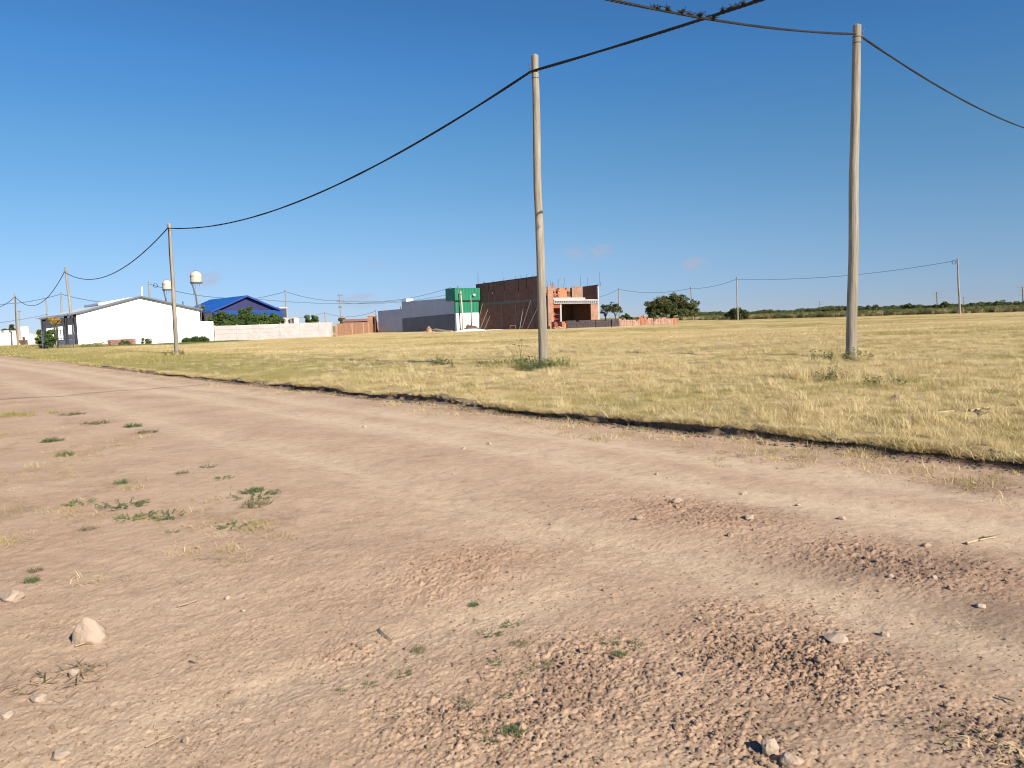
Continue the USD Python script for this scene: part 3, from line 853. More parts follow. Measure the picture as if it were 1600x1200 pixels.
def wallbox(m, p, q, thick, z0, z1a, z1b=None, inward=None):
    """A wall from p to q in plan, thickened along inward, with a level or sloping top."""
    p, q = np.asarray(p, float), np.asarray(q, float)
    w = np.asarray(inward, float) * thick
    z1b = z1a if z1b is None else z1b
    return m.slab([p, q, q + w, p + w], z0, [z1a, z1b, z1b, z1a])


# ---- the white gabled building
def white_building():
    C0 = at_px(119.5, 83)
    g0 = gz(*C0) - .1
    span_n = 12.6
    C1 = C0 + N * span_n
    zl, zr = z_at(490, 116, C0[1]), z_at(484.5, 308, C1[1])
    pk = C0 + N * span_n * .50
    zp = z_at(465.5, 201, pk[1])
    th = Thing("white_building", "long white building with a low gabled grey roof and open piers at its left side", "building", P3(C0 + N * 5 + D * 6, g0))
    depth = 15.0
    m = MB()
    m.prism([P3(C0, g0), P3(C1, g0), P3(C1, zr), P3(pk, zp), P3(C0, zl)], np.append(D * .3, 0))
    th.part("gable_wall", m, "white_wall")
    th.part("rear_wall", MB().prism([P3(C0 + D * depth, g0), P3(C1 + D * depth, g0), P3(C1 + D * depth, zr), P3(pk + D * depth, zp), P3(C0 + D * depth, zl - .3)], np.append(D * -.3, 0)), "white_wall")
    th.part("side_wall", wallbox(MB(), C1 + D * .3, C1 + D * (depth - .3), .3, g0, zr - .05, inward=-N), "white_wall")
    th.part("side_wall", wallbox(MB(), C0 + D * .3, C0 + D * (depth - .3), .3, g0, zl - .02, inward=N), "white_wall")
    # the porch at its road side: a lit end wall behind dark posts, under the running-out roof
    pw = 3.1
    zo = z_at(498.5, 73, (C0 - N * pw)[1])
    O = C0 - N * pw
    th.part("porch_wall", wallbox(MB(), O + N * .1 + D * 1.5, C0 - N * .02 + D * 1.5, .25, g0, zo + .1, inward=D), "porch_white")
    th.part("ceiling", MB().slab([O + D * .1, C0 - N * .02 + D * .1, C0 - N * .02 + D * 1.9, O + D * 1.9], [zo + .02, zl - .10, zl - .10, zo + .02], [zo + .07, zl - .05, zl - .05, zo + .07]), "brown_ceiling")
    for n0, w_ in ((.02, .28), (1.2, .16), (2.05, .24), (2.9, .18)):
        a = O + N * n0
        th.part("post", MB().slab([a + D * .12, a + N * w_ + D * .12, a + N * w_ + D * .5, a + D * .5], g0, zo + (zl - zo) * n0 / pw - .06), "dark_post")
    th.part("slate_gate", wallbox(MB(), O + N * 1.36 + D * .2, C0 - N * .24 + D * .2, .06, g0, g0 + .95, inward=D), "slate_panel")
    th.part("slate_panel", wallbox(MB(), O + N * 2.3 + D * .22, C0 - N * .24 + D * .22, .05, g0 + .96, g0 + 1.5, inward=D), "slate_panel")
    # roof: two corrugated slopes with a dark edge
    e = .25
    for nm, a, za, b, zb in (("roof_slope", C0 - N * 3.35, zo + .06, C0, zl + .02), ("roof_slope", C0, zl + .02, pk, zp + .09), ("roof_slope", pk, zp + .09, C1 + N * .25, zr - .02)):
        a0, b0 = a - D * e, b - D * e
        dd = 2.1 if za == zo + .06 else depth + .2
        a1, b1 = a + D * dd, b + D * dd
        sink = .35 if nm == "roof_slope" else 0
        th.part("roof_slope", MB().prism([P3(a0, za), P3(b0, zb), P3(b1, zb - .0), P3(a1, za - .0)], (0, 0, .07)), "white_roof")
        th.part("roof_edge", MB().prism([P3(a0 - D * .03, za - .06), P3(b0 - D * .03, zb - .06), P3(b0 - D * .03, zb + .12), P3(a0 - D * .03, za + .12)], np.append(D * -.06, 0)), "roof_grey")
    # a second low roof rising behind the front slope
    a = C0 + N * 3.0 + D * 4
    m = MB().prism([P3(a, zl + .95), P3(a + N * 3.6, zp - .02), P3(a + N * 3.6 + D * 7, zp - .02), P3(a + D * 7, zl + .95)], (0, 0, .25))
    th.part("upper_roof", m, "white_roof")
    # low white extension of the gable wall
    C2 = at_px(333, C1[1] + 2.0)
    zt = z_at(502, 320, C1[1] + 1)
    th.part("yard_wall", wallbox(MB(), C1 + N * .002, C2, .22, g0, zt, inward=D), "white_wall")
    return C0, C1, C2, zt


C0, C1, C2, ZT = white_building()
single("vent_pipe", MB().tube([W(222.5, 470, 97), W(222, 448, 97)], .09, 8), "white_trim", "white vent pipe rising behind the white building's roof peak", "pipe", smooth=True)
single("vent_pipe", MB().tube([W(286, 482, 104), W(285.5, 471, 104)], .09, 8), "white_trim", "short white vent pipe behind the white building's right roof slope", "pipe", smooth=True)

# ---- the precast concrete fence
def concrete_fence():
    A = C2 + (C2 - C1) / np.linalg.norm(C2 - C1) * .15
    B = at_px(518, 103)
    d = (B - A) / np.linalg.norm(B - A)
    L = np.linalg.norm(B - A)
    nn = np.array([d[1], -d[0]])
    # posts at the columns seen in the photograph
    pos = []
    for px in (334.5, 369.5, 404.5, 437, 468, 498, 517.5):
        r = ray(px, 500)
        k = r[0] / r[1]
        pos.append((k * A[1] - A[0]) / (d[0] - k * d[1]))
    th = Thing("concrete_fence", "precast concrete panel fence between the white building and the orange brick wall", "fence", P3(A, gz(*A)))
    for i, t in enumerate(pos):
        c = A + d * t
        z0 = gz(*c)
        H = 1.98
        th.part("post", MB().box(P3(c, z0 + H / 2 - .1), (.14, .16, H + .2), d), "concrete_panel")
        if i + 1 < len(pos):
            u, v = A + d * (t + .072), A + d * (pos[i + 1] - .072)
            z = .5 * (gz(*u) + gz(*v))
            for j in range(4):
                h0, h1 = z - .05 + j * .49, z - .05 + j * .49 + .475
                m = wallbox(MB(), u, v, .05, h0, h1, inward=nn * (1 if (i + j) % 2 else .93))
                th.part("panel", m, "concrete_panel")
    return B


FB = concrete_fence()

# ---- low fence, gate posts and things before the white building's open side
def wire_fence():
    A, B = at_px(66, 80), at_px(112, 77.5)
    th = Thing("wire_fence", "low dark wire fence before the white building's open left side", "fence", P3(A, gz(*A)))
    for t in (0, .3, .6, 1):
        c = A + (B - A) * t
        z = gz(*c)
        th.part("post", MB().tube([P3(c, z - .2), P3(c, z + 1.85)], .035, 6), "steel_dark", True)
    a, b = P3(A, gz(*A)), P3(B, gz(*B))
    for h in (1.82, 1.0):
        th.part("rail", MB().tube([a + [0, 0, h], b + [0, 0, h]], .022, 5), "steel_dark", True)
    m = MB()
    for i in range(60):
        t = i / 60
        c = a + (b - a) * t
        m.tube([c + [0, 0, .05], c + (b - a) / 60 * 6 * (1 if i < 54 else 0) + [0, 0, 1.8]], .003, 3, cap=False)
        c2 = a + (b - a) * (1 - t)
        m.tube([c2 + [0, 0, .05], c2 - (b - a) / 60 * 6 * (1 if i < 54 else 0) + [0, 0, 1.8]], .003, 3, cap=False)
    th.part("mesh_wire", m, "steel_dark", kind="stuff", raw=True)


wire_fence()


# ---- foliage
def leaves(rng, centres, radii, per, size, flatz=.8):
    """Leaf sized rhombi scattered through clumps."""
    centres, radii = np.asarray(centres, float), np.asarray(radii, float)
    C = np.repeat(centres, per, 0)
    Rr = np.repeat(np.broadcast_to(radii, (len(centres),)), per)
    n = len(C)
    g = rng.normal(size=(n, 3))
    g /= np.linalg.norm(g, axis=1, keepdims=True)
    p = C + g * (Rr * rng.uniform(.35, 1.05, n) ** .7)[:, None] * [1, 1, flatz]
    a = rng.normal(size=(n, 3)) + g * .3
    a /= np.linalg.norm(a, axis=1, keepdims=True)
    b = np.cross(a, rng.normal(size=(n, 3)))
    b /= np.linalg.norm(b, axis=1, keepdims=True)
    s = size * rng.uniform(.6, 1.4, n)[:, None]
    v = np.stack([p + a * s, p + b * s * .5, p - a * s, p - b * s * .5], 1).reshape(-1, 3)
    k = np.arange(n)[:, None] * 4
    f = np.vstack([k + [0, 1, 2], k + [0, 2, 3]])
    return v, f


def crown_clumps(rng, c, rad, n, low=-.6, hollow=.45):
    out = []
    while len(out) < n:
        g = rng.normal(size=3)
        g /= np.linalg.norm(g)
        if g[2] < low:
            continue
        out.append(np.asarray(c) + g * np.asarray(rad) * rng.uniform(hollow, 1.0))
    return np.array(out)


def tree(name, label, base, crown_c, crown_r, n, per, size, leaf="tree_leaf", group=None, seed=1, trunk=.2, cat="tree", clump=.22, low=-.5, limbs=7, hollow=.45):
    rng = np.random.default_rng(seed)
    th = Thing(name, label, cat, base, group)
    cl = crown_clumps(rng, crown_c, crown_r, n, low, hollow)
    rr = np.mean(crown_r) * clump * rng.uniform(.5, 1.25, n)
    th.part("crown", leaves(rng, cl, rr, per, size), leaf, raw=True)
    m = MB()
    base = np.asarray(base, float)
    fork = base + (np.asarray(crown_c) - base) * .45
    m.tube([base - [0, 0, .2], base + (fork - base) * .5 + [.05, 0, 0], fork], [trunk * 1.25, trunk, trunk * .8], 8)
    for k in rng.choice(n, min(limbs, n), replace=False):
        mid = fork + (cl[k] - fork) * .5 + [0, 0, .12 * np.linalg.norm(cl[k] - fork)]
        m.tube([fork, mid, cl[k]], [trunk * .6, trunk * .38, trunk * .12], 5)
    th.part("trunk", m, "bark", True)
    return th


def shrub_at(name, label, x0, x1, ytop, ybase, Y, leaf="bush_leaf", group=None, seed=1, per=60, size=None, n=None, cat="shrub", dy=.6, hollow=.3, clump=.34):
    """A shrub filling the pixel box, standing at distance Y."""
    a, b = W(x0, ybase, Y), W(x1, ybase, Y)
    c = (a + b) / 2
    wd = abs(b[0] - a[0])
    zt = z_at(ytop, (x0 + x1) / 2, Y)
    zb = min(gz(c[0], Y), z_at(ybase, (x0 + x1) / 2, Y))
    h = max(zt - zb, .3)
    n = n or int(np.clip(10 + wd * 3, 10, 40))
    return tree(name, label, (c[0], Y, zb), (c[0], Y, zb + h * .50), (wd / 2 * .9, wd / 2 * dy, h * .46), n, per, size or .11 * min(wd, h) ** .6, leaf, group, seed, trunk=.04 * h, cat=cat, clump=clump, low=-.9, limbs=5, hollow=hollow)


# ---- the blue roofed house
def blue_house():
    ap = at_px(386, 116)
    za = z_at(462.5, 386, 116)
    h = 5.3
    ze = z_at(486.0, 433, ap[1] + N[1] * h)
    g0 = gz(*ap) - .1
    L = 15.0
    th = Thing("blue_house", "house with a bright blue metal roof behind the concrete fence and hedge", "house", P3(ap, g0))
    for sgn in (-1, 1):
        e = ap + N * h * sgn
        th.part("roof_slope", MB().prism([P3(ap - D * .5, za), P3(e - D * .5, ze), P3(e + D * L, ze), P3(ap + D * L, za)], (0, 0, .09)), "blue_roof")
        th.part("barge_board", MB().prism([P3(ap - D * .53, za - .14), P3(e - D * .53, ze - .14), P3(e - D * .53, ze + .12), P3(ap - D * .53, za + .12)], np.append(D * -.05, 0)), "blue_trim")
    zg = ze + .05
    k = (za - zg) / (za - ze)
    th.part("gable_panel", MB().prism([P3(ap - N * h * k, zg), P3(ap + N * h * k, zg), P3(ap, za - .05)], np.append(D * .12, 0)), "purple_panel")
    th.part("front_wall", wallbox(MB(), ap - N * 4.9 + D * .2, ap + N * 4.9 + D * .2, .25, g0, ze - .1, inward=D), "pinkish_render")
    for sgn in (-1, 1):
        a = ap + N * 4.9 * sgn + D * .45
        th.part("side_wall", wallbox(MB(), a, a + D * (L - .8), .25, g0, ze + .1, inward=-N * sgn), "pinkish_render")
    a0, a1 = ap - N * 4.9 - D * 2.0, ap + N * 4.9 - D * 2.0
    th.part("canopy", MB().prism([P3(a0, ze - .85), P3(a1, ze - .85), P3(a1 + D * 1.9, ze + .06), P3(a0 + D * 1.9, ze + .06)], (0, 0, .07)), "canopy_blue")
    th.part("canopy_edge", MB().prism([P3(a0 + D * 1.8, ze + .06), P3(a1 + D * 1.8, ze + .06), P3(a1 + D * 1.8, ze + .14), P3(a0 + D * 1.8, ze + .14)], np.append(D * -.06, 0)), "canopy_blue")
    for t in (0.03, .5, .97):
        c = a0 + (a1 - a0) * t
        th.part("canopy_post", MB().box(P3(c, (g0 + ze - .85) / 2), (.12, .12, ze - .85 - g0), D), "blue_trim")
    # chimney block at the right
    c = at_px(440.5, 122)
    zc = z_at(481.5, 440, 122)
    wd = 1.25
    th2 = Thing("service_block", "small square block with a dark opening right of the blue roofed house", "building", P3(c, g0))
    m = MB().box(P3(c, (g0 + zc) / 2), (wd, wd, zc - g0), N)
    th2.part("body", m, "pinkish_render")
    th2.part("opening", MB().box(P3(c - D * (wd / 2 + .01), zc - .98), (wd * .86, .06, 1.75), N), "slate_panel")
    th2.part("cap", MB().box(P3(c, zc + .06), (wd * 1.15, wd * 1.15, .12), N), "pinkish_render")
    return g0


blue_house()
for k, (x0, x1, y0, lab) in enumerate(((438, 452, 497, "low pale rendered wall stub beside the blue house's service block"), (453, 459, 497.5, "small dark shuttered wall stub behind the concrete fence"), (459, 467, 496.5, "small pale wall stub with a dark spot behind the concrete fence"))):
    a, b = at_px(x0, 118), at_px(x1, 118.5)
    th = Thing("wall_stub", lab, "wall", P3(a, gz(*a)))
    th.part("wall", wallbox(MB(), a, b, .3, gz(*a) - .1, z_at(y0, x0, 118), inward=(0, 1)), "pinkish_render" if k != 1 else "dark_grey")
    th.part("cap", wallbox(MB(), a - [.05, .05], b + [.05, -.05], .4, z_at(y0, x0, 118), z_at(y0, x0, 118) + .08, inward=(0, 1)), "concrete_panel")

# hedge behind the fence, then the plants round it
A_, B_ = at_px(330, 104), at_px(436, 112)
rng = np.random.default_rng(9)
for k, (x0, x1, yt, lab) in enumerate(((328, 362, 488, "leafy green hedge bush below the blue roof's left eave"), (356, 382, 491, "leafy green hedge bush left of the tall broad leaved plant"),
                                       (375, 400, 484, "tall broad leaved green plant before the blue house's gable"), (396, 420, 492, "leafy green hedge bush right of the tall broad leaved plant"), (414, 437, 490, "green hedge bush below the blue roof's right eave"))):
    shrub_at("hedge_bush", lab, x0 - 7, x1 + 7, yt - 5, 508, 106 + k * 1.6, "hedge_leaf", "hedge before the blue roofed house", 40 + k, per=120, size=.13, n=80, hollow=.1, clump=.30)
shrub_at("sapling", "green leafy sapling showing over the concrete fence", 474, 497, 486, 512, 135, "hedge_leaf", None, 47, per=60, size=.22, n=18, cat="tree")
shrub_at("shrub", "dark shrub with pale flower heads behind the orange brick wall's left end", 529, 546, 492, 512, 150, "tree_leaf", None, 48, per=80, size=.2, n=20)
shrub_at("flowering_branch", "pale flowering bare branch against the dark shrub behind the orange wall", 533, 541, 490, 508, 147, "pale_flower", None, 49, per=30, size=.14, n=10)
shrub_at("palm_tree", "pale feathery palm top behind the tall water tower's legs", 305, 322, 471, 500, 116, "scrub_leaf", None, 50, per=60, size=.35, n=12, cat="tree")
shrub_at("tree", "dark tree top behind the low pinkish white house", 2, 29, 507, 532, 150, "tree_leaf", None, 51, per=120, size=.22, n=30, cat="tree")
shrub_at("shrub", "small dark shrub top right of the white chimney", 40, 50, 519, 530, 150, "tree_leaf", None, 52, per=60, size=.2, n=12)
shrub_at("tree", "green tree at the left end of the white gabled building", 56, 78, 512, 540, 92, "hedge_leaf", None, 53, per=110, size=.17, n=28, cat="tree")
shrub_at("climbing_plant", "green climbing plant on the wire fence before the open piers", 70, 90, 514, 546, 78.5, "hedge_leaf", None, 54, per=140, size=.11, n=30, cat="plant")
shrub_at("yellow_tree", "small tree with yellow orange leaves under the white building's eave", 77, 92, 496, 542, 90.5, "yellow_leaf", None, 55, per=0, size=.1, n=2, cat="tree") if False else None
tb = at_px(87, 79.5)
tree("yellow_tree", "small tree with yellow orange leaves under the white building's eave", P3(tb, gz(*tb)), (tb[0] - .2, tb[1], z_at(503, 84, 79.5)), (.5, .45, .42), 12, 70, .09, "yellow_leaf", None, 55, trunk=.07, clump=.5)


# ---- water tanks on lattice towers
def water_tank(label, tank_px, w_px, y_top, y_bot, Y, pipe_px):
    c = at_px(tank_px, Y)
    g0 = gz(*c)
    zt, zb = z_at(y_top, tank_px, Y), z_at(y_bot, tank_px, Y)
    c = W(tank_px, y_bot, Y)[:2]
    r = w_px / FPX * Y / 2
    h = zt - zb
    th = Thing("water_tower", label, "water tank", P3(c, g0))
    prof = [(0, 0), (r * .96, 0), (r, .04 * h), (r * .985, .20 * h), (r, .22 * h), (r * .99, .40 * h), (r, .42 * h), (r * .98, .62 * h), (r * .92, .76 * h), (r * .74, .88 * h), (r * .42, .955 * h), (r * .40, 1.0 * h), (0, h)]
    t = trimesh.creation.revolve(np.array(prof), sections=24)
    th.part("tank", (np.array(t.vertices) + P3(c, zb), np.array(t.faces)), "tank_cream", 40)
    # dark lettering band, too small to read
    a = np.linspace(-1.35, .1, 15) - math.pi / 2
    v = []
    for k, x in enumerate(a):
        z = zb + h * (.50 + .05 * k / 14)
        e = .035 * h * (1 + .8 * math.sin(k * 2.1))
        v += [[c[0] + (r + .008) * math.cos(x), c[1] + (r + .008) * math.sin(x), z - e], [c[0] + (r + .008) * math.cos(x), c[1] + (r + .008) * math.sin(x), z + e]]
    th.part("printed_band", (np.array(v), np.array([[2 * k, 2 * k + 2, 2 * k + 3, 2 * k + 1] for k in range(14)])), "tank_print", raw=True)
    pm = MB()
    pm.slab([c + r * 1.08 * np.array([math.cos(x), math.sin(x)]) for x in np.arange(12) / 12 * 6.283], zb - .14, zb - .004)
    th.part("platform", pm, "steel_dark")
    s = r * .42
    for k, (i, j) in enumerate(((-1, -1), (1, -1), (1, 1), (-1, 1))):
        th.part("leg", MB().bar((c[0] + i * s, c[1] + j * s, g0 - .2), (c[0] + i * s, c[1] + j * s, zb - .14), .032), "galvanised")
    m = MB()
    zz = np.arange(g0 + .3, zb - .9, .8)
    cor = [np.array([c[0] + i * s, c[1] + j * s]) for i, j in ((-1, -1), (1, -1), (1, 1), (-1, 1))]
    for k, z in enumerate(zz):
        for q in range(4):
            p1, p2 = cor[q], cor[(q + 1) % 4]
            m.bar(P3(p1, z), P3(p2, z), .014)
            m.bar(P3(p1, z), P3(p2, z + .78), .012)
    th.part("bracing", m, "galvanised", kind="stuff")
    pts = [W(x, y, Y - r * .7) for x, y in pipe_px]
    pts = np.array(pts)
    tt = np.linspace(0, 1, len(pts))
    t2 = np.linspace(0, 1, 20)
    curve = np.stack([np.interp(t2, tt, pts[:, k]) for k in range(3)], 1)
    for _ in range(3):
        curve[1:-1] = (curve[:-2] + curve[1:-1] * 2 + curve[2:]) / 4
    th.part("pipe", MB().tube(curve, .085, 7), "steel_dark", True)
    th.part("lid", MB().slab([c + r * .33 * np.array([math.cos(x), math.sin(x)]) for x in np.arange(10) / 10 * 6.283], zt + .002, zt + .05), "steel_dark")


water_tank("higher cream water tank on a thin lattice tower, left of the blue roof", 306.6, 17.2, 423.8, 441, 100, [(298.5, 430), (298.5, 441), (303, 452), (306.5, 463), (308, 480), (310, 512)])
water_tank("lower cream water tank partly hidden by the slim wooden pole", 261.2, 13.6, 437.5, 452, 112, [(255, 442), (255, 452), (258, 464), (261.5, 476), (264, 500)])


# ---- far house at the left edge
def far_house():
    p = at_px(-14, 118)
    q = at_px(64, 124)
    d = (q - p) / np.linalg.norm(q - p)
    w = np.array([-d[1], d[0]])
    L = np.linalg.norm(q - p)
    g0 = gz(*p) - .3
    th = Thing("far_house", "low pinkish white house with a square chimney at the far left", "house", P3(p, g0))
    zl, zp, zr = z_at(525, 0, 118), z_at(517.5, 28, 120), z_at(529, 62, 124)
    pk = p + d * L * .56
    th.part("front_wall", MB().prism([P3(p, g0), P3(q, g0), P3(q, zr), P3(pk, zp), P3(p, zl - .05)], np.append(w * .3, 0)), "pink_white_wall")
    th.part("rear_wall", MB().prism([P3(p + w * 8, g0), P3(q + w * 8, g0), P3(q + w * 8, zr), P3(pk + w * 8, zp), P3(p + w * 8, zl - .05)], np.append(w * -.3, 0)), "pink_white_wall")
    th.part("side_wall", wallbox(MB(), q + w * .3, q + w * 7.7, .3, g0, zr - .02, inward=-d), "pink_white_wall")
    r1 = th.part("roof", MB().prism([P3(p, zl), P3(pk, zp + .05), P3(pk + w * 8, zp + .05), P3(p + w * 8, zl)], (0, 0, .1)), "pink_white_wall")
    th.part("roof", MB().prism([P3(pk, zp + .05), P3(q + d * .2, zr + .02), P3(q + d * .2 + w * 8, zr + .02), P3(pk + w * 8, zp + .05)], (0, 0, .1)), "pink_white_wall")
    c = at_px(34.5, 121)
    zc = z_at(510.5, 34, 121)
    th.part("chimney", MB().box(P3(c, (g0 + zc) / 2 + .5), (1.1, 1.0, zc - g0 - 1), d), "pink_white_wall")
    th.part("doorway", MB().box(P3(at_px(34, 120.6) - w * .12, g0 + .95), (.34, .1, 1.1), d), "interior_dark")
    th.part("rooftop_tank", MB().box(P3(at_px(8, 121), z_at(520, 8, 121)), (.95, .7, .75), d), "grey_paint")


far_house()

# ---- orange brick wall
def orange_wall():
    A = FB + np.array([.45, .6])
    B = at_px(591.5, 138)
    d = (B - A) / np.linalg.norm(B - A)
    nn = np.array([-d[1], d[0]])
    za, zb = z_at(506, 521, A[1]), z_at(503.5, 592, B[1])
    L = np.linalg.norm(B - A)
    th = Thing("orange_wall", "orange hollow brick boundary wall between the concrete fence and the long grey building", "wall", P3(A, gz(*A)))
    ks = (.0, .30, .56, .70, 1.0)
    for i in range(4):
        a, b = A + d * (L * ks[i] + .16), A + d * (L * ks[i + 1] - .16)
        th.part("wall_panel", wallbox(MB(), a, b, .14, min(gz(*a), gz(*b)) - .1, za + (zb - za) * ks[i], za + (zb - za) * ks[i + 1], inward=nn), "brick_orange_wall")
    for k in ks:
        c = A + d * L * k
        th.part("pillar", MB().box(P3(c, (gz(*c) + za + (zb - za) * k) / 2 - .02), (.31, .22, za + (zb - za) * k - gz(*c) + .02), d), "brick_pink")
    e = at_px(581.5, 133)
    zc = z_at(494, 580, 133)
    th2 = Thing("brick_hut", "small orange brick hut with a dark doorway behind the orange wall", "building", P3(e, gz(*e)))
    th2.part("body", MB().box(P3(e, (gz(*e) + zc) / 2), (1.3, 1.5, zc - gz(*e)), (1, 0)), "brick_orange_wall")
    th2.part("doorway", MB().box((e[0] + .42, e[1] - .76, zc - .75), (.28, .06, 1.2)), "interior_dark")
    th2.part("roof_slab", MB().box(P3(e, zc + .05), (1.4, 1.6, .1), (1, 0)), "brick_pink")
    h = at_px(561, 139)
    th3 = Thing("shed", "low brown roofed shed behind the orange brick wall", "building", P3(h, gz(*h)))
    hw = 2.6
    zt = z_at(502, 560, 139)
    th3.part("wall", MB().box(P3(h, (gz(*h) + zt) / 2), (hw * 2, 2.4, zt - gz(*h)), (1, 0)), "brick_old")
    th3.part("roof", MB().prism([(h[0] - hw - .15, h[1] - 1.4, zt), (h[0] + hw + .15, h[1] - 1.4, zt), (h[0] + hw + .15, h[1] + 1.4, zt + .35), (h[0] - hw - .15, h[1] + 1.4, zt + .35)], (0, 0, .08)), "brick_old")


orange_wall()


# ---- grey building with the green top
def grey_building():
    c = at_px(711, 114)
    g0 = gz(*c) - .1
    t1, t2 = 14.2, 21.8
    zt0, zt1 = z_at(465.5, 704, 114.8), z_at(471.5, 632, 125)
    th = Thing("grey_building", "long pale grey building with a green metal shop front and dark grey base", "building", P3(c, g0))
    zd0, zd1 = z_at(490, 711, 114), z_at(497.5, 635, 125)
    e = c + D * t1
    th.part("side_wall", wallbox(MB(), c + D * .05, e, .25, min(zd0, zd1) - .5, zt0, zt1, inward=N), "grey_paint")
    th.part("dark_base", MB().slab([c + D * .05 - N * .03, e - N * .03, e + N * .20, c + D * .05 + N * .20], g0 - .3, [zd0, zd1, zd1, zd0]), "dark_grey")  # lower part of the side wall in a darker grey
    f = c + D * t2
    zl = z_at(486, 594, 131)
    th.part("low_wing", wallbox(MB(), e + D * .02 + N * .1, f + N * .1, .25, gz(*f) - .2, z_at(482.5, 630, 125), zl, inward=N), "grey_paint")
    r = c + N * 9.5
    th.part("far_side_wall", wallbox(MB(), r + D * .3, r + D * t2, .25, g0, zt0, zt1, inward=-N), "grey_paint")
    th.part("rear_wall", wallbox(MB(), f + N * .4, f + N * 9.2, .25, g0 - .3, zl, inward=-D), "grey_paint")
    th.part("roof", MB().prism([P3(c + N * .26 + D * .3, zt0 - .35), P3(r - N * .26 + D * .3, zt0 - .35), P3(r - N * .26 + D * t1, zt1 - .35), P3(c + N * .26 + D * t1, zt1 - .35)], (0, 0, .1)), "white_roof")
    th.part("parapet_corner", MB().slab([e - D * 1.3, e, e + N * 1.3, e + N * 1.3 - D * 1.3], zt1 + .01, zt1 + .42), "white_trim")
    # green front
    zg0, zg1, zw = z_at(450, 712, 114), z_at(469.5, 712, 114), z_at(489, 712, 114)
    o = D * -.55
    for k in range(3):
        a, b = c + N * (k * 3.2) - N * .25 * (k == 0) , c + N * (k * 3.2 + 3.18)
        th.part("fascia_panel", MB().slab([a + o, b + o, b, a], zg1 + .04, zg0), "green_sheet")
        th.part("lower_panel", wallbox(MB(), c + N * (k * 3.2), b, .2, zw, zg1 - .04, inward=D * -1), "green_sheet")
    th.part("side_fascia", MB().slab([c - N * .25 + D * .02, c - N * .05 + D * .02, c - N * .05 + D * 1.8, c - N * .25 + D * 1.8], zg1 - .03, zg0 - .01), "green_sheet")
    th.part("joint", MB().slab([c - N * .22 - D * .5, c + N * 9.5 - D * .5, c + N * 9.5 - D * .22, c - N * .22 - D * .22], zg1 - .035, zg1 + .035), "steel_dark")
    th.part("white_base", wallbox(MB(), c, c + N * 9.5, .2, g0, zw - .02, inward=D * -1), "shop_white")
    th.part("pillar", MB().slab([c - N * .02 - D * .42, c + N * .45 - D * .42, c + N * .45 - D * .21, c - N * .02 - D * .21], g0, zw - .03), "shop_white")
    th.part("pillar", MB().slab([c + N * 1.0 - D * .42, c + N * 1.3 - D * .42, c + N * 1.3 - D * .21, c + N * 1.0 - D * .21], g0, zw - .03), "shop_white")
    lp = W(741, 461, 115.2)
    lm = trimesh.creation.icosphere(2, .17)
    th.part("wall_lamp", (np.array(lm.vertices) * [1, .7, 1.1] + lp, np.array(lm.faces)), "lamp_white", True)
    for k, t in enumerate((t1 + 2, t1 + 7.0)):
        q = c + D * t + N * 1.0
        z = zl + .3
        th.part("roof_vent", MB().tube([P3(q, z - .4), P3(q, z + .75)], .06, 6), "galvanised", True)
    return c, g0


GC, GG0 = grey_building()
for (b, t, Y, r_, lab, mt) in (((719, 507), (715.5, 446.5), 109, .09, "leaning weathered timber pole before the green shop front, leftmost of the three", "dark_wood"),
                               ((724, 508.5), (719.5, 455), 108.5, .13, "thicker pale timber pole before the green shop front", "plank"),
                               ((736.5, 508), (735.5, 461), 110, .06, "thin post with dark foot before the green shop front", "galvanised")):
    a = W(b[0], b[1], Y)
    a[2] = gz(a[0], a[1]) - .05
    th = Thing("timber_pole", lab, "pole", a)
    top = W(t[0], t[1], Y)
    th.part("shaft", MB().tube([a, a + (top - a) * .5 + [.03, 0, 0], top], [r_, r_ * .9, r_ * .75], 8), mt, True)
    if mt == "galvanised":
        th.part("dark_foot", MB().tube([a, a + (top - a) * .52], r_ * 1.35, 8), "bark", True)
    else:
        th.part("top_tie", MB().tube([top - [0, 0, .5], top - [0, 0, .42]], r_ * 1.05, 8), "steel_dark", True)
a = W(745.8, 452, 126)
single("antenna_mast", MB().tube([W(748, 470, 126), W(746.7, 427, 126)], [.05, .03], 6), "steel_dark", "thin dark mast rising where the green shop front meets the brick building", "mast", smooth=True)


# ---- block stacks and small building-site things
def block_stack(m, c, ax, nx, ny, nz, size, rng, gap=.012, missing=0.0):
    """Hollow blocks piled up; each a box of its own size and turn."""
    ax = np.asarray(ax, float)
    ay = np.array([-ax[1], ax[0]])
    for k in range(nz):
        for i in range(nx):
            for j in range(ny):
                if 0 < i < nx - 1 and 0 < j < ny - 1 and k < nz - 1:
                    continue
                if k == nz - 1 and rng.uniform() < missing:
                    continue
                p = np.asarray(c[:2]) + ax * (i - (nx - 1) / 2) * size[0] + ay * (j - (ny - 1) / 2) * size[1] + rng.normal(0, .006, 2)
                th = rng.normal(0, .02)
                a2 = ax * math.cos(th) + ay * math.sin(th)
                m.box((p[0], p[1], c[2] + (k + .5) * size[2]), (size[0] - gap, size[1] - gap, size[2] - gap * .7), a2)


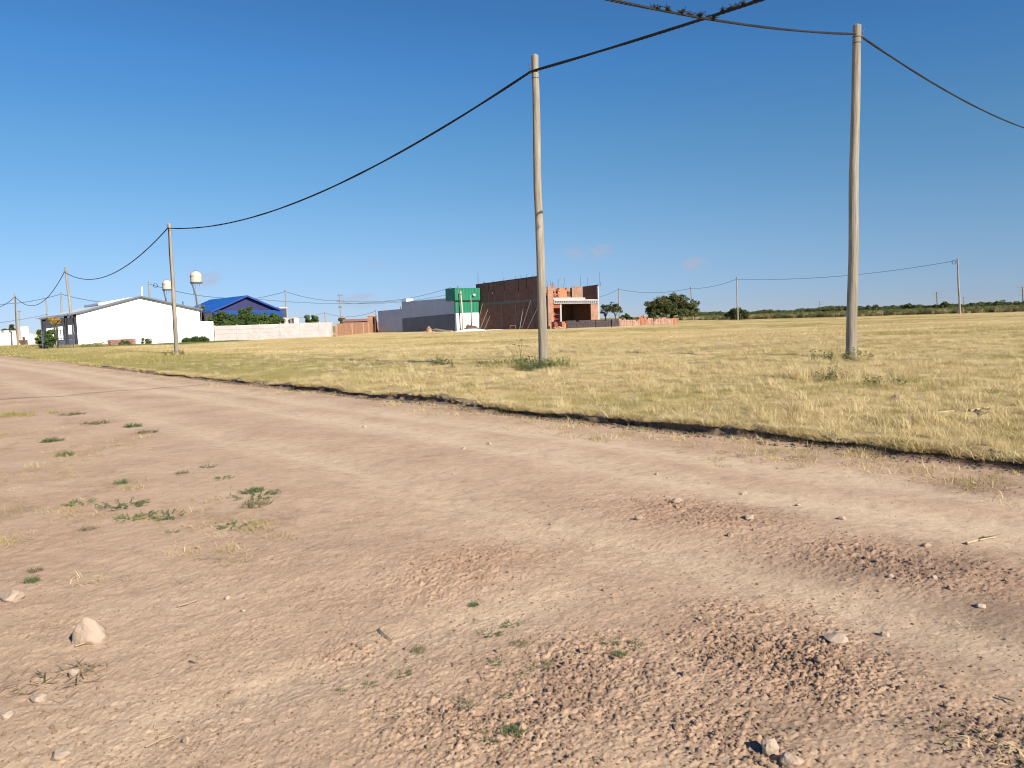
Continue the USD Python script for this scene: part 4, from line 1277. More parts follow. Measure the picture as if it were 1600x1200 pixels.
def pallet(label, px, py, Y, nx, ny, nz, mt, group, seed, ax=N, missing=.12, size=(.33, .18, .18), wob=.0):
    rng = np.random.default_rng(seed)
    p = at_px(px, Y)
    z = gz(*p)
    ang = rng.normal(0, .06)
    ax = np.array([ax[0] * math.cos(ang) - ax[1] * math.sin(ang), ax[0] * math.sin(ang) + ax[1] * math.cos(ang)])
    th = Thing("brick_pallet", label, "brick stack", P3(p, z), group)
    m = MB()
    ay = np.array([-ax[1], ax[0]])
    for k in (-1, 0, 1):
        m.box(P3(p + ay * k * ny * size[1] * .42, z + .05), (nx * size[0], .09, .10), ax)
    for k in range(5):
        m.box(P3(p + ax * (k - 2) * nx * size[0] * .23, z + .113), (.10, ny * size[1], .02), ax)
    th.part("pallet", m, "pallet_wood")
    m = MB()
    block_stack(m, (p[0], p[1], z + .125), ax, nx, ny, nz, size, rng, missing=missing)
    th.part("bricks", m, mt, kind="stuff")
    sm = MB()
    h = nz * size[2]
    for k in (-.3, .3):
        q = p + ax * k * nx * size[0] - ay * (ny * size[1] / 2 + .008)
        sm.box(P3(q, z + .125 + h / 2), (.03, .008, h), ax)
    th.part("band", sm, "steel_dark")


for k, (px, Y, lab) in enumerate(((891.5, 97, "dark grey brick stack, leftmost of the dark row before the unfinished building"), (902, 97.3, "dark grey brick stack, second of the dark row before the unfinished building"),
                                  (912, 97.8, "dark grey brick stack below the middle of the wide opening"), (922.5, 98.2, "dark grey brick stack below the wide opening's right part"),
                                  (936, 98.8, "dark grey brick stack before the unfinished building's right pier"), (947.5, 99.2, "dark grey brick stack just right of the unfinished building"), (960.5, 99.5, "dark grey brick stack, last before the pale stacks"))):
    pallet(lab, px, 510, Y, 3, 5, 5 if k % 3 else 5, "brick_dark", "dark brick stacks before the unfinished building", 60 + k, ax=(1.0, .12), missing=.35)  # whole row in one dark grey brick colour
for k, (px, Y, nz, mt, lab) in enumerate(((970.5, 103, 5, "brick_pink", "pale pinkish brick stack next to the dark row, by the pale wooden pole"), (980.5, 104, 5, "brick_pink", "pale pinkish brick stack, second right of the pale wooden pole"),
                                      (991.5, 105, 5, "brick_pink", "pale pinkish brick stack left of the heap of loose bricks"), (1003, 106, 6, "brick_block", "orange brick stack topped by loose bricks, left of the big tree"),
                                      (1013, 107, 6, "brick_pink", "tall pinkish brick stack under the big tree's left edge"), (1024, 108, 5, "brick_pink", "pinkish brick stack below the big tree's left half"),
                                      (1034.5, 109, 5, "brick_pink", "pinkish brick stack below the big tree's middle"), (1044.5, 110, 5, "brick_pink", "pinkish brick stack next to the last orange one"), (1053.5, 111, 5, "brick_block", "bright orange brick stack, rightmost below the big tree"))):
    pallet(lab, px, 508, Y, 3, 5, nz - (k % 3 != 0), mt, "pale brick stacks right of the unfinished building", 80 + k, ax=(.985, .17), missing=.35, size=(.325, .18, .18))
# loose bricks heaped on the stacks
def brick_heap(label, px, py, Y, n, spread, mt, seed, height=.5, size=(.28, .16, .12), z0=None, group=None):
    rng = np.random.default_rng(seed)
    p = at_px(px, Y)
    z = gz(*p) if z0 is None else z0
    th = Thing("brick_heap", label, "brick heap", P3(p, z), group)
    m = MB()
    for k in range(n):
        r = abs(rng.normal(0, .5))
        a = rng.uniform(0, 6.28)
        h = height * max(0, 1 - r * .9) * rng.uniform(.3, 1)
        q = np.array([p[0] + math.cos(a) * r * spread, p[1] + math.sin(a) * r * spread * .7, z + .05 + h])
        e = rng.normal(size=3)
        e[2] *= .5
        m.bar(q - e / np.linalg.norm(e) * size[0] / 2, q + e / np.linalg.norm(e) * size[0] / 2, size[1], size[2])
    th.part("bricks", m, mt, kind="stuff")
    sk = trimesh.creation.icosphere(2, 1.0)
    v = np.array(sk.vertices)
    v = v * [spread * .8, spread * .6, height * .6] * (1 + .2 * (meshkit.noise(v * 3, seed) - .5))[:, None]
    th.part("rubble", (v + [p[0], p[1], z], np.array(sk.faces)), mt, True)


brick_heap("loose orange bricks heaped between the pale stacks, with a rounded top", 1005, 500, 109, 60, 1.0, "brick_block", 91, 1.5)
brick_heap("heap of broken brick and earth on the ground before the long grey building", 669.5, 512, 112, 45, .55, "brick_pink", 92, .75)
brick_heap("red brick pile against the white base of the green shop front", 731, 508, 112, 55, .55, "brick_old", 93, .95)
brick_heap("low rubble heap before the unfinished building's left pier", 873, 512, 101, 40, .9, "brick_pink", 94, .25)


# ---- the unfinished brick building
def brick_building():
    FL = at_px(857, 105)
    s_r = 9.6
    FR = FL + N * s_r
    t_far = 15.6
    g0 = min(gz(*FL), gz(*(FL + D * t_far)), gz(*FR)) - .25
    z_near, z_far = z_at(431.0, 852, 106), z_at(445.0, 750, 116.8)
    zb0, zb1 = z_at(468.0, 845, 106), z_at(475.5, 755, 116.5)   # the ring beam
    th = Thing("unfinished_building", "large unfinished orange brick building with a shaded long wall and open front terrace", "building", P3(FL, g0))
    a, b = FL + D * 1.0, FL + D * t_far
    slope = lambda t, z0, z1: z0 + (z1 - z0) * t / t_far  # noqa: E731
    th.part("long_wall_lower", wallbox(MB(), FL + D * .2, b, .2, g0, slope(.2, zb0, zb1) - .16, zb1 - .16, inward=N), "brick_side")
    th.part("ring_beam", MB().slab([FL - N * .012 + D * .2, b - N * .012, b + N * .21, FL + N * .21 + D * .2], [zb0 - .158, zb1 - .158, zb1 - .158, zb0 - .158], [zb0 + .16, zb1 + .16, zb1 + .16, zb0 + .16]), "beam_grey")
    # upper wall in panels, with vertical slots below its top
    slots = [(1.2, 1.5), (4.2, 1.4), (5.9, 1.7), (9.0, 1.3), (11.3, 1.6), (12.6, 1.2)]
    edges = [1.0] + [t for t, _ in slots] + [t_far]
    sw = .14
    for i in range(len(edges) - 1):
        t0, t1 = edges[i] + (sw if i else 0), edges[i + 1]
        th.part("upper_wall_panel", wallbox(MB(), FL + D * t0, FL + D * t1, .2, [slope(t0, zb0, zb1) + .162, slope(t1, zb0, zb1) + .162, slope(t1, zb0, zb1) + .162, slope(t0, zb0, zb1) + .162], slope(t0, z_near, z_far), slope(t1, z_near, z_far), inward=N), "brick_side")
    for t, h in slots:
        zt = slope(t, z_near, z_far)
        th.part("slot_infill", wallbox(MB(), FL + D * (t + .002) + N * .01, FL + D * (t + sw - .002) + N * .01, .18, slope(t, zb0, zb1) + .17, zt - h, inward=N), "beam_grey")
        th.part("slot_back", wallbox(MB(), FL + D * (t + .002) + N * .1, FL + D * (t + sw - .002) + N * .1, .08, zt - h + .002, zt - .02, inward=N), "interior_dark")
    for t in (3.2, 6.6, 9.7, 13.2):
        th.part("column_face", MB().slab([FL + D * t - N * .010, FL + D * (t + .22) - N * .010, FL + D * (t + .22) + N * .05, FL + D * t + N * .05], g0, slope(t, zb0, zb1) - .16), "beam_grey")
    th.part("column_face", MB().slab([FL + D * 2.6 - N * .010, FL + D * 2.8 - N * .010, FL + D * 2.8 + N * .05, FL + D * 2.6 + N * .05], slope(2.6, zb0, zb1) + .17, slope(2.6, z_near, z_far) - 1.5), "beam_grey")
    top = MB()
    top.slab([FL + D * 1.0 - N * .02, b - N * .02, b + N * .22, FL + D * 1.0 + N * .22], [slope(1, z_near, z_far) + .002] + [z_far + .002] * 2 + [slope(1, z_near, z_far) + .002], [slope(1, z_near, z_far) + .1] + [z_far + .1] * 2 + [slope(1, z_near, z_far) + .1])
    th.part("wall_coping", top, "brick_dark")
    # bright patches where bricks are missing
    for px, py in ((770, 458), (841.5, 448.5)):
        r = ray(px, py)
        k = r[0] / r[1]
        t = (k * FL[1] - FL[0]) / (D[0] - k * D[1])
        p = FL + D * t
        th.part("bright_block", MB().box(P3(p - N * .02, z_at(py, px, p[1])), (.20, .06, .14), D), "shop_white")
    # front, ground floor
    zs0, zs1 = z_at(474.5, 895, 108), z_at(468.2, 895, 108)
    zw = zs0 - .01
    FLf = FL
    def front(u0, u1, z0, z1, name, mt, off=0.0, thick=.2):
        return th.part(name, wallbox(MB(), FL + N * u0 + D * off, FL + N * u1 + D * off, thick, z0, z1, inward=D), mt)
    front(0, .95, g0, zw, "left_pier", "brick_front")
    front(2.15, 2.42, g0, zw, "column", "concrete_panel")
    front(7.95, s_r - .22, g0, zw, "right_pier", "brick_front")
    front(s_r - .215, s_r, g0, z_at(447, 938, 111), "corner_column", "concrete_panel")
    front(.955, 2.14, zw - .55, zw, "door_lintel", "brick_red", .02, .16)
    front(.955, 2.14, g0, zw - .56, "doorway_back", "brick_red", 1.0, .1)
    m = MB()
    for h in (.9, 1.55, 2.2):
        m.box(P3(FL + N * 1.55 + D * .5, g0 + h), (1.2, .3, .06), N)
    th.part("shelf_boards", m, "brick_red")
    # interior back wall, floor
    th.part("interior_back_wall", wallbox(MB(), FL + N * .25 + D * 5.0, FR - N * .25 + D * 5.0, .2, g0, zw, inward=D), "interior_dark")
    th.part("inner_partition", wallbox(MB(), FL + N * 2.3 + D * .25, FL + N * 2.3 + D * 4.95, .15, g0, zw, inward=-N), "brick_red")
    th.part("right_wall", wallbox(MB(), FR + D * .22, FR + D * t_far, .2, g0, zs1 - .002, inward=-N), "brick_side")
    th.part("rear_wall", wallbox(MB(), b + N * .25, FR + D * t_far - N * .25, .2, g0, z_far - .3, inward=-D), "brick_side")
    # slab with a row of joist ends
    fo = .25
    th.part("slab", MB().slab([FL + N * .97 - D * .02, FR - N * .22 - D * .02, FR - N * .22 + D * 5.2, FL + N * .97 + D * 5.2], zs0 + .05, zs1 - .17), "concrete_grey")
    nj = 21
    for k in range(nj):
        u = 1.05 + (s_r - 1.45) * k / (nj - 1)
        p = FL + N * u - D * .12
        zc = (zs0 + zs1) / 2 - .05
        th.part("joist_end", MB().prism([P3(p - N * .15, zs0 + .06), P3(p - N * .02, zs0 + .06), P3(p + N * .15, zs1 - .19), P3(p + N * .02, zs1 - .19)], np.append(D * .098, 0)), "concrete_panel")
    th.part("joist_shadow_gap", wallbox(MB(), FL + N * .98 - D * .018, FR - N * .23 - D * .018, .01, zs0 + .055, zs1 - .175, inward=D * -1), "steel_dark")  # thin dark strip painting the shade between the joist ends
    th.part("slab_edge_lower", MB().slab([FL + N * .96 - D * .16, FR - N * .22 - D * .16, FR - N * .22, FL + N * .96], zs0 - .008, zs0 + .05), "concrete_panel")
    th.part("slab_edge_upper", MB().slab([FL + N * .96 - D * .16, FR - N * .22 - D * .16, FR - N * .22, FL + N * .96], zs1 - .17, zs1 + .03), "concrete_panel")
    th.part("terrace_upstand", wallbox(MB(), FL + N * .97 + D * .1, FL + N * 7.0 + D * .1, .15, zs1 + .032, zs1 + .28, inward=D), "concrete_panel")
    # left upper pier, and the set back wall of the upper floor with ragged openings
    zu = z_at(447.5, 866, 105.5)
    front(0, .95, zw + .02, zu, "upper_left_pier", "brick_front")
    back = 3.0
    zt = z_at(449.0, 895, 111)
    zt2 = z_at(447.5, 915, 112)
    gaps = [(2.9, 3.15), (3.35, 3.35), (4.05, 4.9), (5.6, 6.1)]
    def upper(u0, u1, z0, z1, mt="brick_front"):
        th.part("upper_wall", wallbox(MB(), FL + N * u0 + D * back, FL + N * u1 + D * back, .2, z0, z1, inward=D), mt)
    zf = zs1 + .0
    upper(.3, 1.6, zf, zt - .4)
    upper(1.62, 2.9, zf, zt)
    upper(2.92, 4.2, zf, zt + .02)
    th.part("upper_door_panel", wallbox(MB(), FL + N * 4.5 + D * (back - .1), FL + N * 6.2 + D * (back - .1), .1, zf, zt - .3, inward=D), "brick_block")
    th.part("upper_door_panel", wallbox(MB(), FL + N * 4.75 + D * (back - .12), FL + N * 5.9 + D * (back - .12), .1, zt - .298, zt - .08, inward=D), "brick_block")
    upper(4.22, 4.48, zt - .22, zt)
    upper(6.25, 7.05, zf, zt - 1.25)
    upper(6.25, 6.95, zt - .55, zt + .0)
    upper(7.3, 7.8, zf, zt + .04)
    th.part("dark_recess", wallbox(MB(), FL + N * .3 + D * (back + .35), FL + N * 8.0 + D * (back + .35), .1, zf, zt - .04, inward=D), "interior_dark")
    upper(7.82, 9.3, zf, zt2 + .05)
    # right side wall of the terrace: its shaded inner face
    zr = z_at(445.5, 937, 111)
    th.part("terrace_side_wall", MB().slab([FR - N * .2 + D * .02 - D * 0, FR - N * .02 + D * .02, FR - N * .02 + D * 3.0, FR - N * .2 + D * 3.0], zs1 + .002, [zr, zr, zr - .12, zr - .12]), "brick_side")
    th.part("terrace_side_coping", MB().slab([FR - N * .22 + D * .02, FR + D * .02, FR + D * 3.0, FR - N * .22 + D * 3.0], [zr + .002, zr + .002, zr - .118, zr - .118], [zr + .07, zr + .07, zr - .05, zr - .05]), "brick_dark")
    # starter bars
    rng = np.random.default_rng(17)
    def rod(px, y0, y1, Y, lean=0.0):
        p, q = W(px, y0, Y), W(px + lean, y1, Y)
        th.part("starter_bar", MB().tube([p, (p + q) / 2 + [rng.normal(0, .03), 0, 0], q], .022, 4), "steel_dark", True)
    for px, y0, y1, Y in ((756.5, 447, 440, 116), (806, 438, 431, 110.5), (815, 437, 430, 109.5), (823, 436, 429, 108.5), (832, 435, 428.5, 107.5), (860.5, 448, 436, 105.4), (864, 448, 440, 105.6), (872, 450, 435, 106), (881, 450, 434, 107),
                          (907, 449, 430.5, 112), (917.5, 448, 433.5, 111.5), (937.5, 446, 425.5, 111), (938.5, 446, 440, 111), (855.5, 448, 438.5, 105.3), (788, 441, 434, 112.6), (770, 444, 438, 114)):
        rod(px, y0 + 1, y1, Y, rng.normal(0, .6))
    m = MB()
    for k in range(26):
        x = rng.uniform(857, 880)
        p = W(x, 449.5, 107 + rng.uniform(-.5, .5))
        q = W(x + rng.normal(0, 1.8), 449.5 - rng.uniform(3, 10), 107)
        m.tube([p, q], .013, 4)
    th.part("wire_mesh", m, "brick_pink", kind="stuff", raw=True)
    # block heaps on the terrace
    for k, (u, h, n_) in enumerate(((1.4, .8, 40), (2.1, 1.1, 50), (2.9, .7, 30))):
        m = MB()
        p = FL + N * u + D * 1.6
        for i in range(n_):
            q = np.array([p[0] + rng.normal(0, .28), p[1] + rng.normal(0, .3), zs1 + .12 + abs(rng.uniform(0, 1)) ** 1.4 * h])
            m.box(q, (.33, .18, .18), (math.cos(i), math.sin(i)))
        th.part("loose_blocks", m, "brick_red" if k != 2 else "brick_block", kind="stuff")
    # a worker's pipe stub on the wall top
    p = W(756.5, 444, 116.2)
    th.part("pipe_stub", MB().tube([p - [0, 0, .5], p + [0, 0, .35]], .09, 6), "steel_dark", True)
    return FL, FR, g0


FL, FR, BG0 = brick_building()

# planks and bars leaning on the shaded long wall
def leaner(label, foot, head, mt, w, off=.9):
    k0 = ray(*foot)
    k = k0[0] / k0[1]
    t = (k * FL[1] - FL[0]) / (D[0] - k * D[1])
    p = FL + D * t - N * off
    k1 = ray(*head)
    kk = k1[0] / k1[1]
    t1 = (kk * FL[1] - FL[0]) / (D[0] - kk * D[1])
    q = FL + D * t1 - N * (w / 2 + .03)
    single("leaning_plank", MB().bar(P3(p, gz(*p) - .03), P3(q, z_at(head[1], head[0], q[1])), w, w * .5), mt, label, "plank")


leaner("pale plank leaning on the shaded brick wall, first from the green building", (751, 495), (754.5, 474), "plank", .055)
leaner("long plank leaning on the shaded brick wall, second from the green building", (757, 512), (763.5, 482), "plank", .055)
leaner("short thin plank leaning on the shaded brick wall, third from the green building", (763.5, 512), (767, 492), "plank", .045)
leaner("near upright pale pipe leaning on the shaded brick wall, left of the long bars", (817, 511), (818, 482), "galvanised", .085, .6)
leaner("longest thin bar leaning up to the ring beam of the shaded brick wall", (822.5, 510), (829.5, 469.5), "galvanised", .045)
leaner("thin slanting bar leaning on the shaded brick wall, nearest the middle pole", (831, 510), (840.5, 481), "galvanised", .045)
# an upturned barrow-like frame in the grass
p = at_px(801, 103)
th = Thing("trestle", "small grey wooden trestle in the weeds before the shaded brick wall", "trestle", P3(p, gz(*p)))
z = gz(*p)
th.part("top_board", MB().box((p[0], p[1], z + .62), (.8, .3, .05)), "dark_wood")
for i in (-1, 1):
    for j in (-1, 1):
        th.part("leg", MB().bar((p[0] + i * .42, p[1] + j * .22, z - .02), (p[0] + i * .33, p[1] + j * .1, z + .6), .05), "dark_wood")
# orange pallets at the door and the red ones
pallet("small bright orange brick stack beside the doorway of the unfinished building", 880.5, 503, 104.5, 3, 3, 4, "brick_block", None, 120, ax=N, missing=.2, size=(.33, .2, .2))
pallet("dull red brick stack in front of the unfinished building's doorway", 866.5, 505, 104, 2, 3, 4, "brick_red", None, 121, ax=N, missing=.3, size=(.3, .2, .2))
p = at_px(911, 105.2)
# white sheet and debris before the shop front
def sheet(label, x0, x1, y, Y, h, mt, seed, name="plastic_sheet"):
    a, b = at_px(x0, Y), at_px(x1, Y + 1.0)
    n, k = 40, 14
    U, V = np.meshgrid(np.linspace(0, 1, n), np.linspace(0, 1, k), indexing="ij")
    X = a[0] + (b[0] - a[0]) * U + V * .3
    Yv = a[1] + (b[1] - a[1]) * U + (V - .5) * 3.2
    edge = np.sin(np.pi * U) ** .5 * np.sin(np.pi * V) ** .5
    Z = ground_z(X, Yv, False) + .03 + h * edge * (.3 + meshkit.fbm(np.stack([X * 1.1, Yv * 1.1, np.full(X.shape, float(seed))], -1), 4, seed))
    v = np.stack([X, Yv, Z], -1).reshape(-1, 3)
    i, j = np.meshgrid(np.arange(n - 1), np.arange(k - 1), indexing="ij")
    f = np.stack([i * k + j, (i + 1) * k + j, (i + 1) * k + j + 1, i * k + j + 1], -1).reshape(-1, 4)
    f = np.vstack([f[:, [0, 1, 2]], f[:, [0, 2, 3]]])
    return single(name, (v, f), mt, label, "sheet" if mt == "plastic_white" else "debris heap", smooth=True)


sheet("crumpled white plastic sheet lying before the green shop front", 711, 757, 514, 106, .30, "plastic_white", 3)
sheet("low white sand spill at the foot of the shaded brick wall", 752, 784, 513, 108, .12, "plastic_white", 4, "sand_spill")
sheet("low dark heap of earth and rubbish under the timber poles", 718, 748, 511, 110.5, .75, "dark_clod", 5, "earth_heap")
a, b = W(676, 511, 111), W(706, 515, 109)
a[2], b[2] = gz(a[0], a[1]) + .35, gz(b[0], b[1]) + .08
single("plank_pile", MB().bar(a, b, .5, .10).bar(a + [.3, .4, .12], b + [-.4, .3, .03], .25, .06), "pallet_wood", "old boards lying from the brick rubble heap towards the white sheet", "boards")

# things before the white gabled wall
p0, p1 = at_px(168, 82.2), at_px(208.5, 85.6)
d_ = (p1 - p0) / np.linalg.norm(p1 - p0)
th = Thing("brick_stack", "long low stack of reddish old bricks against the white gabled wall", "brick stack", P3((p0 + p1) / 2, gz(*p0)))
m = MB()
rng = np.random.default_rng(31)
nb = 13
L_ = np.linalg.norm(p1 - p0)
for k in range(6):
    for i in range(nb):
        if k == 5 and rng.uniform() < .2:
            continue
        c = p0 + d_ * (L_ * (i + .5 + (.25 if k % 2 else 0)) / (nb + .5))
        m.box(P3(c + rng.normal(0, .01, 2), gz(*p0) + .06 + k * .125), (L_ / nb - .02, .45, .118), d_)
th.part("bricks", m, "brick_old", kind="stuff")
th.part("bearer", MB().box(P3((p0 + p1) / 2, gz(*p0) - .03), (L_, .3, .1), d_), "dark_wood")
shrub_at("dry_bush", "dry brown tangled bush in front of the old brick stack", 185, 204, 531, 540, 82.0, "dull_weed", None, 56, per=60, size=.07, n=14)
shrub_at("rubble_weeds", "dry weeds and rubble at the white wall right of the old brick stack", 213, 243, 526, 537, 87.5, "dull_weed", None, 57, per=60, size=.09, n=22, cat="weeds")
shrub_at("creeping_plant", "low dark green creeping plants along the foot of the white wall's right end", 262, 338, 528, 536, 90, "hedge_leaf", None, 58, per=140, size=.10, n=60, cat="plants", dy=.12)
shrub_at("weed_patch", "low green weeds along the foot of the white wall's left half", 128, 164, 537, 542, 81, "olive_grass", None, 59, per=90, size=.09, n=40, cat="weeds", dy=.12)
p = at_px(159, 84)
z = gz(*p)
th = Thing("garden_bench", "small pale metal frame bench at the white wall's foot", "bench", P3(p, z))
th.part("seat", MB().box(P3(p, z + .42), (.62, .35, .04), d_), "galvanised")
th.part("back_rail", MB().box(P3(p + np.array([-d_[1], d_[0]]) * .16, z + .66), (.62, .03, .08), d_), "galvanised")
for i in (-1, 1):
    for j in (-1, 1):
        q = p + d_ * i * .27 + np.array([-d_[1], d_[0]]) * j * .14
        th.part("leg", MB().bar(P3(q, z - .02), P3(q, z + .4), .035), "galvanised")

# ------------------------------------------------------------------ far trees
big = W(1049, 503, 158)
bz = gz(big[0], 158)
tree("big_tree", "big round dark olive tree right of the unfinished brick building", (big[0], 158, bz), (big[0] + .0, 158, z_at(482, 1049, 158)), (5.5, 4.5, 2.75), 260, 70, .20, "tree_leaf", None, 71, trunk=.35, clump=.17, low=-.55, limbs=16, hollow=.35)
tree("tree", "thin airy tree right of the unfinished building, behind the brick stacks", P3(at_px(962, 185), gz(*at_px(962, 185))), P3(at_px(961, 185), z_at(483, 961, 185)), (1.9, 1.6, 1.7), 30, 30, .20, "tree_leaf", None, 72, trunk=.14, clump=.34)
tree("tree", "thin airy tree just behind the unfinished building's right corner", P3(at_px(946, 188), gz(*at_px(946, 188))), P3(at_px(946, 188), z_at(485, 946, 188)), (1.2, 1.1, 1.5), 20, 28, .20, "tree_leaf", None, 73, trunk=.14, clump=.36)
shrub_at("shrub", "low shrub between the airy tree and the brick stacks", 966, 988, 489, 502, 180, "bush_leaf", None, 74, per=60, size=.2, n=22)
shrub_at("shrub", "dark shrub round the foot of the thin pole beyond the field", 1131, 1170, 482.5, 503, 146, "tree_leaf", None, 75, per=110, size=.2, n=40)
shrub_at("shrub", "small grey green shrub right of the thin pole's shrub", 1164, 1174, 487, 500, 160, "bush_leaf", None, 76, per=60, size=.2, n=12)
FAR = ((1180, 1203, 488, 190, "low dark bush, leftmost of the far tree line's right stretch"), (1201, 1222, 486, 230, "bush with two small heads in the far tree line"), (1218, 1240, 487, 210, "even low bush left of the tiny far power pole"),
       (1238, 1262, 485.5, 240, "low flat bush left of the rounded dark one"), (1257, 1280, 481.5, 235, "rounded dark bush directly left of the tiny far power pole"), (1283, 1318, 479, 225, "wide green bush between the tiny power pole and the lone right pole"),
       (1312, 1330, 477, 230, "greyish tree partly behind the lone right pole"), (1338, 1352, 480, 235, "bush just right of the lone right pole"), (1347, 1378, 477.5, 230, "pale green pair of bushes right of the lone right pole"),
       (1376, 1402, 477.5, 240, "leafy green bush left of the large dark round one"), (1405, 1433, 473.5, 205, "large dark round bush midway between the two right poles"), (1446, 1456, 477.5, 260, "small far bush left of the small power pole"),
       (1455, 1468, 475.5, 270, "small round far bush behind the small power pole"), (1467, 1486, 471.5, 215, "dark peaked bush left of the far right end pole"), (1484, 1494, 478, 240, "low bush touching the far right end pole"),
       (1502, 1517, 474, 215, "dark low bush just right of the far right end pole"), (1513, 1523, 472, 220, "small rounded tree right of the far right end pole"), (1530, 1550, 472, 260, "long dark bush, first of three at the right edge"),
       (1546, 1582, 469.5, 265, "long dark humped bush, second of three at the right edge"), (1580, 1608, 469.5, 255, "dark bush at the picture's right edge"))
for k, (x0, x1, yt, Y, lab) in enumerate(FAR):
    yb = 501 - .0297 * ((x0 + x1) / 2 - 800) + 1240 * (1.6 - .5) / Y
    shrub_at("bush", lab, x0, x1, yt, yb, Y, ("tree_leaf", "bush_leaf", "bush_leaf")[k % 3], "far bushes along the field's end", 200 + k, per=80, size=.26, n=30, hollow=.2)

# ------------------------------------------------------------------ grass, straw, clods (what nobody could count)
def blades(rng, n, radius, h, lean, width, lie=0.0, droop=.35):
    a = rng.uniform(0, 2 * np.pi, n)
    r = radius * np.sqrt(rng.uniform(0, 1, n))
    b = np.stack([r * np.cos(a), r * np.sin(a), np.full(n, -.01)], -1)
    L = rng.uniform(h[0], h[1], n)
    d = rng.uniform(0, 2 * np.pi, n)
    le = np.clip(rng.normal(lean, .25, n), 0, 1.45)
    flat_ = rng.uniform(0, 1, n) < lie
    le = np.where(flat_, rng.uniform(1.25, 1.5, n), le)
    b[:, 2] += np.where(flat_, rng.uniform(.005, .05, n), 0)
    dirv = np.stack([np.sin(le) * np.cos(d), np.sin(le) * np.sin(d), np.cos(le)], -1)
    out = np.stack([np.cos(d), np.sin(d), np.zeros(n)], -1)
    mid = b + dirv * (L * .55)[:, None]
    tip = b + dirv * L[:, None] + out * (L * droop * .5)[:, None] - np.array([0, 0, 1]) * (L * droop * .25)[:, None] * (~flat_)[:, None]
    f = d + rng.uniform(0.6, 2.5, n)
    w = np.stack([np.cos(f), np.sin(f), np.zeros(n)], -1) * (width * rng.uniform(.6, 1.3, n))[:, None] / 2
    v = np.stack([b - w, b + w, mid + w * .8, mid - w * .8, tip], 1).reshape(-1, 3)
    k = np.arange(n)[:, None] * 5
    return v, np.vstack([k + [0, 1, 2], k + [0, 2, 3], k + [3, 2, 4]])


def broad(rng, n, radius, h, size, stalks=6):
    """Leafy weeds: little rhombus leaves along thin stalks."""
    vs, n0 = [], n
    c = np.zeros((stalks, 3))
    a = rng.uniform(0, 6.28, stalks)
    r = radius * np.sqrt(rng.uniform(0, 1, stalks))
    base = np.stack([r * np.cos(a), r * np.sin(a), 0 * r], -1)
    top = base * 1.6 + np.stack([rng.normal(0, .2, stalks) * h, rng.normal(0, .2, stalks) * h, h * rng.uniform(.5, 1.1, stalks)], -1)
    k = rng.integers(0, stalks, n)
    t = rng.uniform(.1, 1, n)[:, None]
    p = base[k] * (1 - t) + top[k] * t
    g = rng.normal(size=(n, 3)) * [1, 1, .5]
    g /= np.linalg.norm(g, axis=1, keepdims=True)
    b = np.cross(g, rng.normal(size=(n, 3)))
    b /= np.linalg.norm(b, axis=1, keepdims=True)
    s = (size * rng.uniform(.6, 1.5, n))[:, None]
    v = np.stack([p, p + g * s * .6 + b * s * .3, p + g * s * 1.3, p + g * s * .6 - b * s * .3], 1).reshape(-1, 3)
    q = np.arange(n)[:, None] * 4
    f = np.vstack([q + [0, 1, 2], q + [0, 2, 3]])
    st = MB()
    for i in range(stalks):
        st.tube([base[i], (base[i] + top[i]) / 2 + [0, 0, .02 * h], top[i]], [.006 * h + .0015, .004 * h + .001, .001], 4, cap=False)
    sv, sf = st.mesh()
    return np.vstack([v, sv]), np.vstack([f, sf + len(v)])


def instancer(name, protos, pos, which, rot, scale, label=None, tilt=None):
    path = fresh("/World", name)
    pi = UsdGeom.PointInstancer.Define(stage, path)
    rel = pi.CreatePrototypesRel()
    for nm, mesh, mt in protos:
        p = fresh(path, nm)
        usdkit.mesh(stage, p, mesh, M[mt], False)
        rel.AddTarget(p)
    n = len(pos)
    pi.CreatePositionsAttr(Vt.Vec3fArray.FromNumpy(np.asarray(pos, np.float32)))
    pi.CreateProtoIndicesAttr(Vt.IntArray.FromNumpy(np.asarray(which, np.int32)))
    c, s_ = np.cos(rot / 2), np.sin(rot / 2)
    q = np.stack([np.zeros(n), np.zeros(n), s_, c], -1)
    if tilt is not None:
        q = tilt
    pi.CreateOrientationsAttr(Vt.QuathArray([Gf.Quath(float(w), float(x), float(y), float(z)) for x, y, z, w in q]))
    sc = np.asarray(scale, np.float32)
    sc = sc if sc.ndim == 2 else np.repeat(sc[:, None], 3, 1)
    pi.CreateScalesAttr(Vt.Vec3fArray.FromNumpy(sc))
    tag(pi.GetPrim(), label, None, None, "stuff")
    return pi


def scatter(rng, r0, r1, dens, half=41.0):
    """Random ground points between two distances, denser near by: dens(r) per square metre."""
    rr = np.geomspace(r0, r1, 60)
    out = []
    hw = math.radians(half)
    for a, b in zip(rr[:-1], rr[1:]):
        area = hw * (b * b - a * a)
        n = rng.poisson(area * dens((a + b) / 2))
        r = np.sqrt(rng.uniform(a * a, b * b, n))
        t = rng.uniform(-hw, hw, n)
        out.append(np.stack([r * np.sin(t), r * np.cos(t)], -1))
    return np.vstack(out)


def in_building(X, Y):
    """Plan areas where nothing grows."""
    p = np.stack([X, Y], -1)
    bad = np.zeros(len(X), bool)
    for o, u0, u1, t0, t1 in ((C0, -3.4, 12.8, -.2, 15.5), (FL, -.2, 9.9, -.2, 15.9), (GC, -.3, 9.8, -.5, 26.5)):
        d = p - o
        u, t = d @ N, d @ D
        bad |= (u > u0) & (u < u1) & (t > t0) & (t < t1)
    return bad


